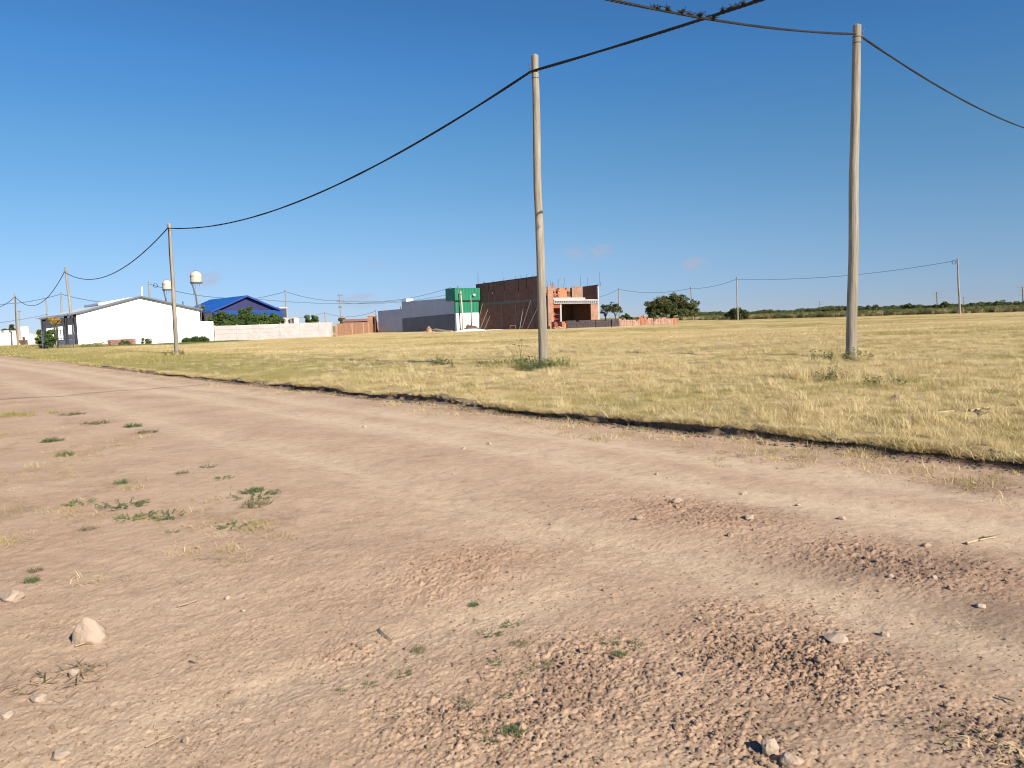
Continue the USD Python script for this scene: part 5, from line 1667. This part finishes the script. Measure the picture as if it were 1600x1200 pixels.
rng = np.random.default_rng(77)
PROT = [("dry_tuft", blades(rng, 130, .29, (.04, .11), .7, .0055, .35), "dry_grass"), ("dry_tuft", blades(rng, 130, .29, (.04, .13), .75, .0055, .4), "dry_grass"),
        ("straw_patch", blades(rng, 90, .28, (.10, .24), .9, .006, .75), "straw"), ("tall_dry_tuft", blades(rng, 75, .12, (.12, .30), .4, .005, .1), "dry_grass"),
        ("olive_tuft", blades(rng, 130, .26, (.05, .14), .5, .0055, .1), "olive_grass"), ("tall_straw_tuft", blades(rng, 60, .10, (.12, .30), .45, .005, .1), "straw"),
        ("far_dry_patch", blades(rng, 260, .9, (.06, .16), .6, .012, .25), "dry_grass"), ("far_straw_patch", blades(rng, 220, .9, (.06, .15), .75, .012, .4), "straw"),
        ("far_olive_patch", blades(rng, 260, .9, (.07, .17), .5, .012, .1), "olive_grass")]
pts = scatter(rng, 8.0, 45.0, lambda r: 20.0 * min(1, (13 / r) ** 1.35))
s_, q_ = sq(pts[:, 0], pts[:, 1])
qe = bank_q(pts[:, 0], pts[:, 1])
pts, s_, q_, qe = (a[qe > Q0 + .06 + .22 * n2(pts[:, 0], pts[:, 1], 1.5, 67, 2)] for a in (pts, s_, q_, qe))
X, Y = pts.T
gn = n2(X, Y, .28, 51, 3)
gb = n2(X * .6, Y * 1.8, .35, 52, 3)
olive = ss(gn, .52, .68) * .35 + ss(s_, 14, 30) * ss(q_, 20, 10) * .70 + .15 * np.exp(-((q_ - 10) / 1.5) ** 2)
u = rng.uniform(size=len(X))
w_ = np.where(u < olive, 4, np.where(gb > .56, 2, rng.choice([0, 1, 2, 0, 1, 2, 0, 1, 5, 3], len(X))))
tall = (rng.uniform(size=len(X)) < .035 + .12 * np.exp(-((qe - Q0 - .3) / .4) ** 2))
w_ = np.where(tall & (u > olive), rng.choice([3, 5], len(X)), w_)
near_pos = np.stack([X, Y, np.maximum(ground_z(X, Y), np.where(qe < Q0 + .40, bank_h(s_) * .98, -9))], -1)
near_sc = rng.uniform(.7, 1.1, len(X)) * (.70 + .45 * n2(X, Y, .5, 53, 2)) * (1 - .35 * np.exp(-((qe - Q0 - .2) / .15) ** 2))
pf = scatter(rng, 42.0, 200.0, lambda r: 1.9 * min(1, (45 / r) ** 1.05))
s2, q2 = sq(pf[:, 0], pf[:, 1])
keep = (q2 > Q0 + .6) & ~in_building(pf[:, 0], pf[:, 1])
pf, s2, q2 = pf[keep], s2[keep], q2[keep]
Xf, Yf = pf.T
gnf = n2(Xf * .5, Yf * 1.3, .09, 54, 3)
ol = ss(gnf, .52, .68) * .5 + ss(s2, 16, 34) * ss(q2, 20, 10) * .7 + .75 * ss(np.hypot(Xf, Yf), 175, 195)
uf = rng.uniform(size=len(Xf))
wf = np.where(uf < ol, 8, np.where(n2(Xf, Yf * 2, .12, 55, 3) > .5, 7, 6))
instancer("field_grass", PROT, np.vstack([near_pos, np.stack([Xf, Yf, ground_z(Xf, Yf, False) - .01], -1)]), np.concatenate([w_, wf]),
          rng.uniform(0, 6.28, len(X) + len(Xf)), np.concatenate([near_sc, rng.uniform(.8, 1.3, len(Xf))]), "short dry golden grass over the whole field")

# sparse grass on the verge under the bank and straw on the left
pv = scatter(rng, 4.0, 60.0, lambda r: 30.0 * min(1, (9 / r) ** 1.2))
s3, q3 = sq(pv[:, 0], pv[:, 1])
v_right = np.exp(-((q3 - (Q0 - .60)) / .50) ** 2) * ss(n2(pv[:, 0], pv[:, 1], 1.1, 56, 3), .34, .56)
v_bank = .25 * ((q3 > Q0 - .3) & (q3 < Q0 + .15))
v_left = ss(q3, 3.6, 2.0) * ss(s3, 3.0, 6.5) * ss(n2(pv[:, 0], pv[:, 1], .9, 57, 4), .42, .60)
ok = rng.uniform(size=len(pv)) < np.maximum(np.maximum(v_right * 1.0, v_bank), v_left * .75)
pv, q3 = pv[ok], q3[ok]
rs = rng.uniform(1.0, 46, 4200)
rs = rs[rng.uniform(size=len(rs)) < ss(n2(rs, 0 * rs, 1.1, 66, 3), .32, .55)]
rq = bank_line(rs) + rng.uniform(-.03, .26, len(rs))
rim = rs[:, None] * D + rq[:, None] * N
instancer("rim_grass", [("dry_tuft", blades(rng, 60, .10, (.07, .20), .85, .005, .15, droop=.7), "dry_grass"), ("straw_tuft", blades(rng, 50, .10, (.07, .22), .9, .005, .2, droop=.7), "straw"), ("olive_tuft", blades(rng, 60, .10, (.05, .15), .8, .005, .1, droop=.6), "olive_grass")],
          np.column_stack([rim, np.maximum(ground_z(rim[:, 0], rim[:, 1]), bank_h(rs) * 1.0 - .02)]), rng.choice([0, 1, 2, 0, 1], len(rs)), rng.uniform(0, 6.28, len(rs)), rng.uniform(.4, 1.2, len(rs)) * (.45 + .9 * n2(rs, 0 * rs, 1.3, 65, 3)), "dry grass hanging over the rim of the cut bank")
PV = [("short_tuft", blades(rng, 46, .14, (.02, .07), .85, .0035, .5), "dull_straw"), ("short_tuft", blades(rng, 46, .14, (.03, .10), .7, .0045, .3), "dry_grass"),
      ("lying_straw", blades(rng, 34, .18, (.05, .14), 1.3, .0035, .97), "dull_straw"), ("small_olive_tuft", blades(rng, 50, .12, (.03, .09), .7, .0045, .1), "olive_grass")]
wv = np.where(q3 > 6.5, rng.choice([1, 3, 2, 1, 0], len(pv)), rng.choice([0, 1, 2, 3, 2], len(pv)))
instancer("verge_grass", PV, np.stack([pv[:, 0], pv[:, 1], ground_z(pv[:, 0], pv[:, 1])], -1), wv, rng.uniform(0, 6.28, len(pv)), rng.uniform(.6, 1.2, len(pv)) * np.where(q3 > 6.5, 1.25, .9), "sparse dry grass along both sides of the dirt road")

# loose straw bits on the dirt
ps = scatter(rng, 2.4, 18.0, lambda r: 16.0 * min(1, (5 / r)))
s4, q4 = sq(ps[:, 0], ps[:, 1])
ok = (q4 < Q0 - .2) & (rng.uniform(size=len(ps)) < .10 + .75 * ss(q4, 3.2, 1.2) * ss(n2(ps[:, 0], ps[:, 1], 1.2, 58, 3), .4, .65) + .25 * ss(q4, 7.6, 8.4))
ps = ps[ok]
PS = [("straw_bits", blades(rng, 12, .12, (.03, .09), 1.4, .0028, 1.0, droop=.1), "dull_straw"), ("straw_bits", blades(rng, 8, .10, (.03, .08), 1.4, .003, 1.0, droop=.1), "dull_weed"), ("straw_bits", blades(rng, 4, .07, (.06, .15), 1.4, .0026, 1.0, droop=.1), "straw")]
instancer("straw_litter", PS, np.stack([ps[:, 0], ps[:, 1], ground_z(ps[:, 0], ps[:, 1]) - .004], -1), rng.integers(0, 3, len(ps)), rng.uniform(0, 6.28, len(ps)), rng.uniform(.5, 1.0, len(ps)), "loose bits of straw lying on the dirt")


# clods and grit
def lump(seed, sub=1, sq_=(1, .8, .6), amp=.55, freq=1.6):
    m = trimesh.creation.icosphere(sub, 1.0)
    v = np.array(m.vertices)
    v = v * (1 + amp * (meshkit.fbm(v * freq + seed * 3.7, 3, seed) - .5) * 2)[:, None] * sq_
    return v, np.array(m.faces)


pc = scatter(rng, 2.3, 15.0, lambda r: 4200.0 * min(1, (3.2 / r) ** 1.9))
cmk = clod_mask(pc[:, 0], pc[:, 1])
s5, q5 = sq(pc[:, 0], pc[:, 1])
ok = (q5 < Q0 - .1) & (rng.uniform(size=len(pc)) < .05 + .9 * cmk)
pc, cmk = pc[ok], cmk[ok]
n = len(pc)
size = np.exp(rng.normal(math.log(.0042), .42, n)) * (.7 + .8 * cmk)
size = np.clip(size, .002, .030)
qq = rng.normal(size=(n, 4)) * [.35, .35, 1, 1]
qq /= np.linalg.norm(qq, axis=1, keepdims=True)
instancer("loose_clods", [("clod", lump(k), "clod") for k in range(6)] + [("pale_grit", lump(9), "rock_tan")], np.stack([pc[:, 0], pc[:, 1], ground_z(pc[:, 0], pc[:, 1]) + size * .25], -1), np.where(rng.uniform(size=n) < .05, 6, rng.integers(0, 6, n)),
          np.zeros(n), size, "loose clods and grit strewn over the dirt road", tilt=qq)
# lumps of turf along the cut bank
pb_s = rng.uniform(1.0, 40.0, 4500)
pb_q = bank_line(pb_s) - .10 + rng.normal(-.03, .12, len(pb_s))
pb = pb_s[:, None] * D + pb_q[:, None] * N
sz = np.clip(np.exp(rng.normal(math.log(.011), .5, len(pb))), .004, .035)
qq = rng.normal(size=(len(pb), 4)) * [.35, .35, 1, 1]
qq /= np.linalg.norm(qq, axis=1, keepdims=True)
instancer("bank_clods", [("earth_lump", lump(20 + k), "dark_clod") for k in range(4)], np.column_stack([pb, ground_z(pb[:, 0], pb[:, 1]) + sz * .1]), rng.integers(0, 4, len(pb)), np.zeros(len(pb)), sz, "dark lumps of earth along the cut bank of the field", tilt=qq)

# the strip of tall weeds at the field's far end
lx = np.array([985, 1083, 1153, 1300, 1500, 1660.0])
lY = np.array([200, 180, 149, 138, 130, 124.0])
nS = 5200
px = rng.uniform(985, 1660, nS)
Yd = np.interp(px, lx, lY) + rng.uniform(0, 1, nS) ** 1.5 * 34
k = np.array([ray(p, 500)[0] / ray(p, 500)[1] for p in px])
Xs = k * Yd
SP = [("tall_weed", broad(rng, 90, .45, 1.0, .13, 9), "scrub_leaf"), ("tall_weed", broad(rng, 80, .5, .8, .13, 9), "bush_leaf"), ("tall_dry_weed", blades(rng, 120, .5, (.6, 1.1), .25, .03, 0), "dry_grass")]
instancer("weed_strip", SP, np.stack([Xs, Yd, ground_z(Xs, Yd, False) - .05], -1), rng.choice([0, 0, 1, 2], nS), rng.uniform(0, 6.28, nS), rng.uniform(.6, 1.15, nS), "strip of tall olive weeds along the field's far end")
# tall grass where the lots begin on the left
nL = 900
t = rng.uniform(0, 1, nL)
a, b = at_px(-20, 92), at_px(112, 80)
pL = a + (b - a) * t[:, None] + N * rng.uniform(-.5, 4.0, nL)[:, None]
instancer("tall_grass", [("grass_tuft", blades(rng, 90, .4, (.2, .55), .35, .014, 0), "olive_grass"), ("grass_tuft", blades(rng, 90, .4, (.2, .5), .4, .014, 0), "dry_grass")], np.column_stack([pL, ground_z(pL[:, 0], pL[:, 1], False) - .02]),
          rng.choice([0, 0, 1], nL), rng.uniform(0, 6.28, nL), rng.uniform(.5, 1.1, nL), "taller green grass by the road before the far left houses")
nL = 1900
t = rng.uniform(0, 1, nL)
pL = C0 + N * (t * 17 - .5)[:, None] - D * (rng.uniform(.3, 1, nL) ** 2 * 5.0)[:, None]
instancer("lawn_strip", [("grass_tuft", blades(rng, 90, .5, (.08, .22), .5, .014, 0), "olive_grass"), ("grass_tuft", blades(rng, 90, .5, (.10, .26), .5, .014, 0), "green_weed")], np.column_stack([pL, ground_z(pL[:, 0], pL[:, 1], False) - .02]),
          rng.choice([0, 1, 1], nL), rng.uniform(0, 6.28, nL), rng.uniform(.7, 1.3, nL), "greener grass strip at the foot of the white building")

nW = 1500
px = rng.uniform(1080, 1680, nW)
Yw = rng.uniform(270, 330, nW)
k = np.array([ray(p, 500)[0] / ray(p, 500)[1] for p in px])
hw_ = 1.3 + 2.0 * n2(px / 26.0, 0 * px, 1.0, 81, 3) + .7 * (px > 1250)
cl_ = [leaves(rng, crown_clumps(rng, (0, 0, .5), (.55, .55, .45), 14, -.6), .22, 22, .085) for _ in range(3)]
instancer("far_woods", [("scrub_crown", c_, m_) for c_, m_ in zip(cl_, ("tree_leaf", "bush_leaf", "tree_leaf"))], np.stack([k * Yw, Yw, np.zeros(nW) - .1], -1), rng.integers(0, 3, nW), rng.uniform(0, 6.28, nW),
          np.stack([hw_ * 1.4, hw_ * 1.4, hw_ * rng.uniform(.75, 1.1, nW)], -1), "low far tree line along the horizon at the right")

# ------------------------------------------------------------------ weeds one can tell apart
def on_ground(px, py):
    g = G(px, py)
    return np.array([g[0], g[1], float(ground_z(g[:1], g[1:2])[0])])


# clumps at the foot of the poles
rng = np.random.default_rng(101)
def clump(label, px, py, n, spread, h, kinds, cat="weeds", name="weed_clump"):
    g = on_ground(px, py)
    th = Thing(name, label, cat, g)
    for mt, share, leaf, broadleaf in kinds:
        m = MB()
        for _ in range(max(int(n * share), 1)):
            o = np.array([rng.normal(0, spread), rng.normal(0, spread * .55), 0])
            z = float(ground_z(np.array([g[0] + o[0]]), np.array([g[1] + o[1]]))[0])
            v, f = broad(rng, 60, .10, h * rng.uniform(.6, 1.1), leaf, 5) if broadleaf else blades(rng, 40, .12, (h * .5, h * 1.2), .4, .006, 1.0 if broadleaf is None else .05)
            m.add(v + [g[0] + o[0], g[1] + o[1], z - .01], f)
        th.part("leaves" if broadleaf else "blades", m, mt, raw=True, kind="stuff")
    return th


clump("green weed clump round the foot of the pole in the middle", 846, 577, 44, .42, .36, (("green_weed", .45, .03, True), ("hedge_leaf", .3, .03, True), ("dull_weed", .3, .03, True), ("olive_grass", .4, 0, False)))
clump("sparse greyish weeds left of the middle pole's green clump", 775, 572, 18, .55, .30, (("dull_weed", .8, .035, True), ("olive_grass", .3, 0, False)))
clump("small dull weeds standing left in the field, well left of the middle pole", 688, 571, 9, .22, .34, (("dull_weed", 1, .035, True),))
clump("grey green weeds and tall dry grass round the foot of the lone right pole", 1322, 562, 18, .40, .32, (("dull_weed", .5, .04, True), ("green_weed", .3, .03, True), ("straw", .5, 0, False)))
clump("tall pale dry grass clump in front of the lone right pole", 1290, 590, 20, .45, .34, (("straw", .6, 0, False), ("dry_grass", .6, 0, False), ("dull_weed", .15, .03, True)), "grass", "grass_clump")
clump("dark green weed patch in the grass right below the lone pole's dry clump", 1375, 600, 10, .32, .16, (("dull_weed", .6, .03, True), ("olive_grass", .5, 0, False)))
clump("dark weed patch low in the grass left of the lone right pole's clump", 1287, 597, 7, .22, .18, (("green_weed", .4, .025, True), ("dull_weed", .6, .03, True)))
clump("dry and green weeds round the foot of the slim pole before the white building", 277, 556, 14, .55, .42, (("dull_weed", .6, .05, True), ("dry_grass", .4, 0, False)))
# a dried umbel weed
g = on_ground(812, 566)
th = Thing("umbel_weed", "dried weed with flat dark flower heads left of the middle pole", "weed", g)
m = MB()
heads = [(815, 531, .075), (803, 538, .06), (812, 540, .085), (823, 540, .075), (792, 542, .05)]
hm = MB()
for px, py, r in heads:
    p = W(px, py, g[1])
    m.tube([g, g * .45 + p * .55 + [0.02, 0, 0], p], [.007, .005, .003], 5)
    for _ in range(16):
        o = rng.normal(0, r * .5, 3) * [1, 1, .25]
        lv, lf = lump(int(rng.integers(99)), 0)
        hm.add(lv * .016 + p + o, lf)
        hm.tube([p - [0, 0, .03], p + o], .0015, 3, cap=False)
th.part("stems", m, "dull_weed", raw=True)
th.part("flower_heads", hm, "dark_wood", raw=True)

# low green weeds in the bare dirt: three kinds, then copies
KIND = {}
for kind, (mk, mt) in {"mat": (lambda: broad(rng, 420, .13, .03, .0115, 26), "green_weed"), "tuft": (lambda: blades(rng, 170, .10, (.03, .10), .75, .0065, .1), "green_weed"), "dry": (lambda: blades(rng, 130, .11, (.03, .09), .85, .005, .2), "dull_weed")}.items():
    KIND[kind] = [mk(), mt, None]
GROUP = "low weeds growing out of the bare dirt"
WEEDS = [(125, 788, 30, "mat", "dark green leafy weed, separate, left of the big double patch on the left verge"), (193, 792, 46, "mat", "large upper green weed patch of the double patch on the left verge"), (203, 812, 34, "mat", "lower part of the big double green patch on the left verge"),
         (262, 808, 40, "mat", "flat green weed patch just right of the big double patch"), (228, 806, 24, "mat", "thin green weed link right of the big double patch"), (365, 824, 34, "mat", "round green weed nearest the camera on the road's left edge"), (270, 832, 16, "mat", "tiny green weed below the flat patch on the left"),
         (398, 776, 56, "mat", "long slanting green weed patch at the road's left edge"), (400, 768, 30, "tuft", "thin upper streak of the slanting green patch at the road's edge"), (400, 790, 50, "dry", "pale olive strip under the slanting green patch at the road's edge"), (350, 748, 20, "mat", "small upright green weed above the slanting patch at the road's edge"),
         (326, 730, 20, "mat", "thin olive weed streak above the small weed at the road's edge"), (285, 740, 22, "dry", "pale weed streak left of the small upright weed at the road's edge"), (208, 667, 32, "tuft", "grey green weed far up the left verge, near the road"), (230, 676, 36, "dry", "flat brownish weed right of the far grey green weed"),
         (112, 648, 40, "dry", "faint olive weed patch far up the left verge"), (150, 662, 44, "dry", "pale sparse weed patch left of the far grey green weed"), (190, 756, 26, "tuft", "small dark green tuft above the big double patch"), (103, 712, 30, "tuft", "dull green tuft midway up the left verge"),
         (80, 690, 36, "tuft", "olive tuft at the edge of the grassy corner on the left"), (50, 910, 26, "tuft", "bright green tuft at the left edge, above the pale rock"), (137, 828, 28, "dry", "dull olive tuft below the separate dark green weed"), (55, 893, 24, "dry", "dry tuft at the left edge beside the bright green tuft"),
         (803, 1148, 42, "tuft", "largest bright green tuft at the bottom middle of the road"), (762, 1155, 32, "mat", "low green weed left of the largest tuft at the bottom"), (741, 947, 20, "tuft", "small lone green tuft in the middle of the road, uppermost of its scatter"), (799, 977, 24, "mat", "small flat green weed, second in the scatter on the middle of the road"),
         (766, 991, 28, "mat", "pale flat green weed left in the scatter on the road's middle"), (814, 1009, 32, "dry", "grey green weed below the flat weeds on the road's middle"), (779, 1038, 22, "mat", "small green weed pair left of the dark one on the road's middle"), (843, 1044, 28, "mat", "dark green weed right of the small pair on the road's middle"),
         (815, 1057, 14, "mat", "tiny green weed between the pair and the largest tuft"), (952, 1006, 24, "mat", "green weed, upper left of the three close together right of middle"), (994, 1013, 24, "mat", "green weed, right one of the three close together right of middle"), (967, 1026, 32, "tuft", "dark green weed, lowest of the three close together right of middle"),
         (626, 1056, 26, "mat", "flat green weed on the edge of the smooth track, left of the pair"), (579, 1072, 20, "mat", "small olive weed beside the smooth track, left of the flat one"), (655, 1016, 28, "dry", "pale grey green weed lying in the smooth track"), (715, 1099, 18, "mat", "small green weed above left of the largest tuft"),
         (735, 1112, 24, "mat", "flat pale green weed directly above the low weed at the bottom"), (790, 1091, 20, "mat", "dull green weed above the largest bright tuft"), (533, 1083, 16, "mat", "tiny faint weed at the left end of the smooth track")]
for k, (px, py, wpx, kind, lab) in enumerate(WEEDS):
    g = on_ground(px, py)
    dist = np.linalg.norm(g - EYE)
    sc = wpx * 1.15 / FPX * dist / .30
    mesh, mt, first = KIND[kind]
    if first is None:
        th = Thing("dirt_weed", lab, "weed", (0, 0, 0), GROUP)
        th.part("leaves" if kind == "mat" else "blades", mesh, mt, raw=True)
        ops = UsdGeom.Xformable(stage.GetPrimAtPath(th.path))
        ops.GetOrderedXformOps()[0].Set(Gf.Vec3d(*map(float, g + [0, 0, .006])))
        KIND[kind][2] = th.path
        ops.AddScaleOp().Set(Gf.Vec3f(float(sc), float(sc), float(min(sc * 1.1, 1.2))))
    else:
        copy_of(first, "dirt_weed", g + [0, 0, .006], k * 2.4, lab, "weed", GROUP, (sc, sc, min(sc * 1.1, 1.2)))
clump("yellowish grass corner at the left edge beside the road", 14, 650, 46, .42, .11, (("olive_grass", .7, 0, False), ("straw", .3, 0, None)), "grass", "grass_clump")
clump("yellow green grass tuft at the left edge, halfway down", 4, 848, 9, .11, .06, (("olive_grass", .8, 0, False), ("straw", .3, 0, None)), "grass", "grass_clump")
clump("dry straw and twigs lying below the pale rock", 92, 1068, 4, .10, .09, (("dull_straw", .5, 0, None), ("dull_weed", .25, 0, None)), "straw", "straw_heap")
clump("sparse trampled dry weeds in the lower right corner", 1535, 1165, 4, .13, .05, (("dull_weed", .5, .011, True), ("straw", .25, 0, None)))
clump("pale grass strip on the verge below the dark bank at right", 1235, 712, 22, .60, .07, (("dull_straw", .5, 0, None), ("dry_grass", .3, 0, False), ("olive_grass", .6, 0, False)), "grass", "grass_clump")
clump("short green grass on the verge by the right edge", 1560, 752, 16, .35, .07, (("olive_grass", .9, 0, False),), "grass", "grass_clump")

# ------------------------------------------------------------------ stones
def stone(label, px, py, wpx, hpx, mt, seed, cat="stone", facets=11, name="stone", group=None):
    rng = np.random.default_rng(seed)
    g = on_ground(px, py)
    dist = np.linalg.norm(g - EYE)
    w, h = wpx / FPX * dist / 2, hpx / FPX * dist * 1.05
    p = rng.normal(size=(facets + 16, 3))
    p /= np.linalg.norm(p, axis=1, keepdims=True)
    hull = trimesh.convex.convex_hull(p * rng.uniform(.82, 1.0, (len(p), 1)))
    m = hull.subdivide().subdivide().subdivide()
    v = np.array(m.vertices)
    v = v * (1 + .16 * (meshkit.fbm(v * 1.9 + seed, 4, seed) - .5) * 2 + .05 * (meshkit.noise(v * 9 + seed, seed) - .5))[:, None]
    v = v * [w, w * .85, h * .66] + g + [0, 0, h * .24]
    single(name, (v, np.array(m.faces)), mt, label, cat, group, smooth=40)


def rock():
    g = on_ground(139, 1003)
    dist = np.linalg.norm(g - EYE)
    k = dist / FPX
    pts_ = np.array([.88, .9, .90]) * np.array([[-21, -9, 0], [22, -11, 0], [25, 10, 0], [-15, 15, 0], [-22, 0, 7], [25, -3, 10], [-20, -9, 17], [-13, 9, 20], [17, -11, 14], [21, 6, 20], [-12, -8, 31], [-3, -7, 41], [5, -4, 40], [13, -3, 34], [10, 7, 31], [-6, 9, 32], [-4, -15, 7], [8, -15, 9]], float)
    hull = trimesh.convex.convex_hull(pts_ * k)
    m = hull.subdivide().subdivide().subdivide()
    v = np.array(m.vertices)
    v = v + (np.array(m.vertex_normals)) * ((meshkit.fbm(v * 26, 4, 3) - .5) * .020)[:, None]
    single("rock", (v + g - [0, 0, .008], np.array(m.faces)), "rock_pale", "large pale pinkish rock lying on the dirt at lower left", "rock", smooth=30)


rock()
STONES = [(1306, 1005, 34, 15, "pale", "pale angular stone on the right, casting a dark shadow to its left"), (1383, 994, 16, 8, "pale", "small pale stone right of the angular one"), (1203, 1176, 30, 22, "pale", "pale upright stone at the bottom edge right of middle"), (1238, 1194, 36, 16, "pale", "pale flat stone at the very bottom edge, right of the upright one"),
          (1058, 787, 20, 10, "tan", "largest stone of the cloddy patch right of the road's middle"), (998, 813, 14, 9, "tan", "left stone of the cloddy patch right of the road's middle"), (1171, 812, 16, 8, "pale", "pale stone at the right end of the upper cloddy patch"), (1141, 838, 11, 7, "tan", "small stone at the lower edge of the upper cloddy patch"),
          (1162, 773, 12, 6, "tan", "small stone above the upper cloddy patch"), (1247, 791, 8, 4, "pale", "tiny pale stone on the smooth track right of the cloddy patch"), (1315, 812, 12, 6, "tan", "small tan stone on the road, upper right"), (1391, 903, 11, 7, "pale", "whitish pebble on the dark damp patch"),
          (1339, 868, 7, 4, "pale", "tiny whitish pebble above the damp patch"), (1459, 906, 10, 6, "pale", "whitish pebble right of the damp patch"), (1532, 949, 16, 6, "pale", "flat pale stone near the right edge"), (1448, 855, 14, 6, "tan", "flat tan stone left of the lying pale stick"),
          (18, 938, 34, 16, "pale", "flat pale stone slab at the left edge above the rock"), (115, 1057, 20, 12, "pale", "pale stone in the dry straw below the rock"), (95, 1186, 26, 14, "pale", "round pale half buried stone at the lower left"), (62, 1094, 24, 10, "pale", "flat pale stone left of the straw heap"),
          (10, 1120, 24, 10, "pale", "pale half buried stone at the lower left edge"), (292, 1160, 12, 9, "tan", "small pointed stone at the bottom left of middle"), (356, 937, 10, 6, "pale", "small pale stone on the dirt right of the rock"), (380, 956, 9, 5, "pale", "tiny pale stone below and right of the small pale one"),
          (1027, 742, 7, 4, "pale", "tiny pale stone on the far wheel track"), (765, 694, 9, 4, "pale", "tiny pale stone near the verge under the bank"), (725, 702, 8, 4, "pale", "tiny pale stone on the track left of the verge stone"), (570, 668, 9, 4, "pale", "tiny pale stone on the far track, left of middle"),
          (640, 1142, 9, 6, "tan", "small tan stone left of the bottom green weeds"), (1402, 624, 18, 9, "tan", "brown clod in the dry grass right of the lone pole"), (1093, 968, 8, 5, "tan", "tiny tan stone on the smooth dirt right of middle"), (1555, 718, 9, 5, "pale", "small pale stone below the dark bank at right")]
for k, (px, py, w_, h_, c, lab) in enumerate(STONES):
    stone(lab, px, py, w_, h_, "rock_pale" if c == "pale" else "rock_tan", 300 + k)

# ------------------------------------------------------------------ sticks
def stick(label, pts_, r_px, mt="dry_stick", name="stick", twigs=()):
    P_ = [on_ground(*p) + [0, 0, .012] for p in pts_]
    dist = np.linalg.norm(P_[0] - EYE)
    r = r_px / FPX * dist / 2
    loc = P_[0]
    th = Thing(name, label, "stick", loc)
    th.part("stem", MB().tube(P_, np.linspace(r, r * .45, len(P_)), 7), mt, True)
    for tw in twigs:
        Q_ = [on_ground(*p) + [0, 0, .02 + .03 * i] for i, p in enumerate(tw)]
        th.part("twig", MB().tube(Q_, np.linspace(r * .6, r * .2, len(Q_)), 5), mt, True)


stick("pale dry stick lying on the road near the right edge", [(1511, 851), (1530, 846), (1556, 842)], 4, twigs=([(1530, 846), (1545, 850), (1566, 852)],))
stick("pale forked dry branch lying in the grass near the right edge", [(1516, 644), (1533, 640), (1552, 636)], 5, twigs=([(1533, 640), (1545, 646), (1550, 644)], [(1525, 643), (1540, 651), (1553, 648)]))
stick("pale stick lying in the grass left of the forked branch", [(1462, 646), (1478, 645), (1492, 643)], 4)
stick("thin dry stalk lying before the pale rock", [(118, 1014), (140, 1006), (166, 999), (172, 996)], 2.2)
stick("thin pale stalk at the bottom, left of middle", [(228, 1170), (250, 1160), (273, 1151)], 2.2)
stick("short dark twig on the dirt right of the rock", [(297, 1035), (307, 1039)], 2.4, "dark_wood")
stick("thin pale stalk on the dirt above and right of the rock", [(278, 952), (295, 946), (312, 941)], 2.0)
stick("dark curved twig on the dirt left of the road's middle", [(592, 985), (600, 994), (612, 1001)], 2.8, "dark_wood")
stick("dark twig lying at lower right", [(1560, 1093), (1575, 1097), (1586, 1103)], 3, "dark_wood")
stick("dark log lying on the field far right of the lone pole", [(1499, 498.5), (1514, 497.5)], 2.6, "dark_wood", "log")
stick("dark log lying on the field at the picture's right edge", [(1575, 495), (1591, 494)], 2.6, "dark_wood", "log")
